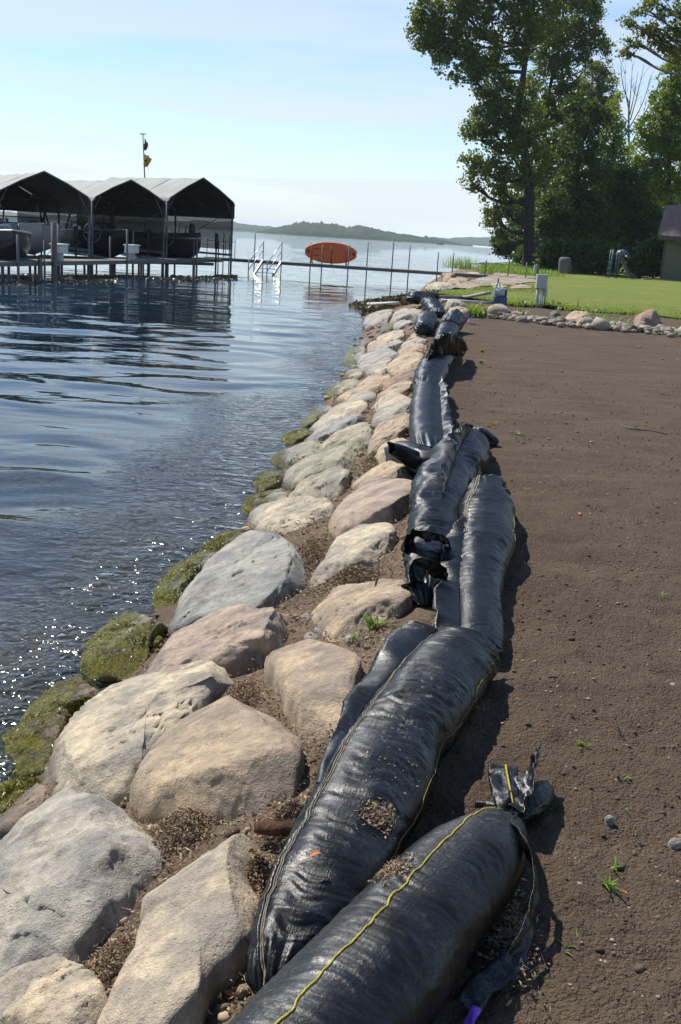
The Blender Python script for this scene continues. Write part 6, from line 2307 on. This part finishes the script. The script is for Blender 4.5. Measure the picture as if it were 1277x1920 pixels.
def dry_leaf(px, py, L, label, seed, z=.006, bank=False):
    r_ = np.random.default_rng(seed)
    q = hit_bank(px, py, .012) if bank else at(px, py, z)
    uu, vv = np.meshgrid(np.linspace(0, 1, 8), np.linspace(-1, 1, 5), indexing='ij')
    wv = np.sin(uu * math.pi) ** .8 * .32
    a = r_.uniform(0, 6.28)
    x, y = (uu - .5) * L, vv * wv * L
    z_ = .25 * L * (vv ** 2) * wv * 2 + .18 * L * np.sin(uu * 3 + seed) + .10 * L
    co = np.stack([x * math.cos(a) - y * math.sin(a), x * math.sin(a) + y * math.cos(a), z_], -1).reshape(-1, 3)
    o = link('dry_leaf', mesh_from('dry_leaf', co, grid_faces(8, 5), M['dryleaf']), None, q)
    return tag(o, label, 'leaf')


LEAVES = [(945, 1251, .06, 'curled orange leaf where two black tubes meet', 0), (938, 906, .08, 'orange leaf beside the gathered end of the middle right tube', 0), (918, 1318, .03, 'tiny orange leaf at the right side of the long tube', 0), (905, 1300, .03, 'small rusty leaf just above the tiny orange one', 0),
          (432, 1583, .035, 'orange leaf in the litter above the long cream boulder', 1), (440, 1822, .035, 'rusty leaf in the gap beside the long cream boulder', 1), (432, 1865, .03, 'pale orange leaf low in the gap beside the cream boulder', 1),
          (1035, 1704, .022, 'small orange leaf flake on the soil by the strap shadow', 0), (1170, 1672, .02, 'orange bit beside the largest seedling', 0), (1198, 876, .03, 'orange leaf bit on the mid soil', 0), (1085, 965, .04, 'tan orange leaf on the soil beyond the middle tube', 0), (590, 1606, .03, 'tan leaf scrap lying on the long seamed tube', 2)]
for k, (px, py, L, lab, bk) in enumerate(LEAVES):
    dry_leaf(px, py, L, lab, 700 + k, .21 if bk == 2 else .006, bk == 1)


def twig(pts, r, label, bank=False):
    p = spline([hit_bank(a, b, .03 + h) if bank else at(a, b, .006 + h) for a, b, h in pts], 24)
    p = p + .004 * np.random.default_rng(3).normal(size=p.shape)
    mb = MB()
    mb.tube(p, np.linspace(r, r * .5, 24), 6)
    return tag(mb.build('twig', M['twig' if not bank else 'brownwood'], shade=True), label, 'twig')


twig([(1160, 795, 0), (1185, 804, .01), (1220, 808, .0), (1252, 812, .01)], .010, 'long bent twig lying on the soil near the right edge')
twig([(1145, 1338, 0), (1158, 1365, .03), (1182, 1392, 0)], .003, 'thin dark twig sticking from the soil at mid right')
twig([(1193, 1560, 0), (1191, 1585, .01)], .0025, 'short twig standing in the soil at lower right')
twig([(470, 1590, .02), (485, 1612, .04), (500, 1632, .01)], .003, 'short twig on the clump of dirt by the cream boulder', True)
twig([(700, 1130, .05), (712, 1050, .10), (722, 1036, .06)], .005, 'dead stalk beside the angular pale slab', True)

# ================================================================== AIR
hm = bpy.data.materials.new('lake_haze')
hm.use_nodes = True
hn = hm.node_tree.nodes
hn.clear()
ho = hn.new('ShaderNodeOutputMaterial')
hv = hn.new('ShaderNodeVolumePrincipled')
hv.inputs['Color'].default_value = (0.78, 0.90, 1.0, 1)
hv.inputs['Density'].default_value = 0.00015
hv.inputs['Anisotropy'].default_value = 0.3
hm.node_tree.links.new(hv.outputs[0], ho.inputs['Volume'])
mb = MB()
mb.box((0, 0, 24.5), (16000, 16000, 58))
hz = mb.build('haze', hm)
stuff(hz)
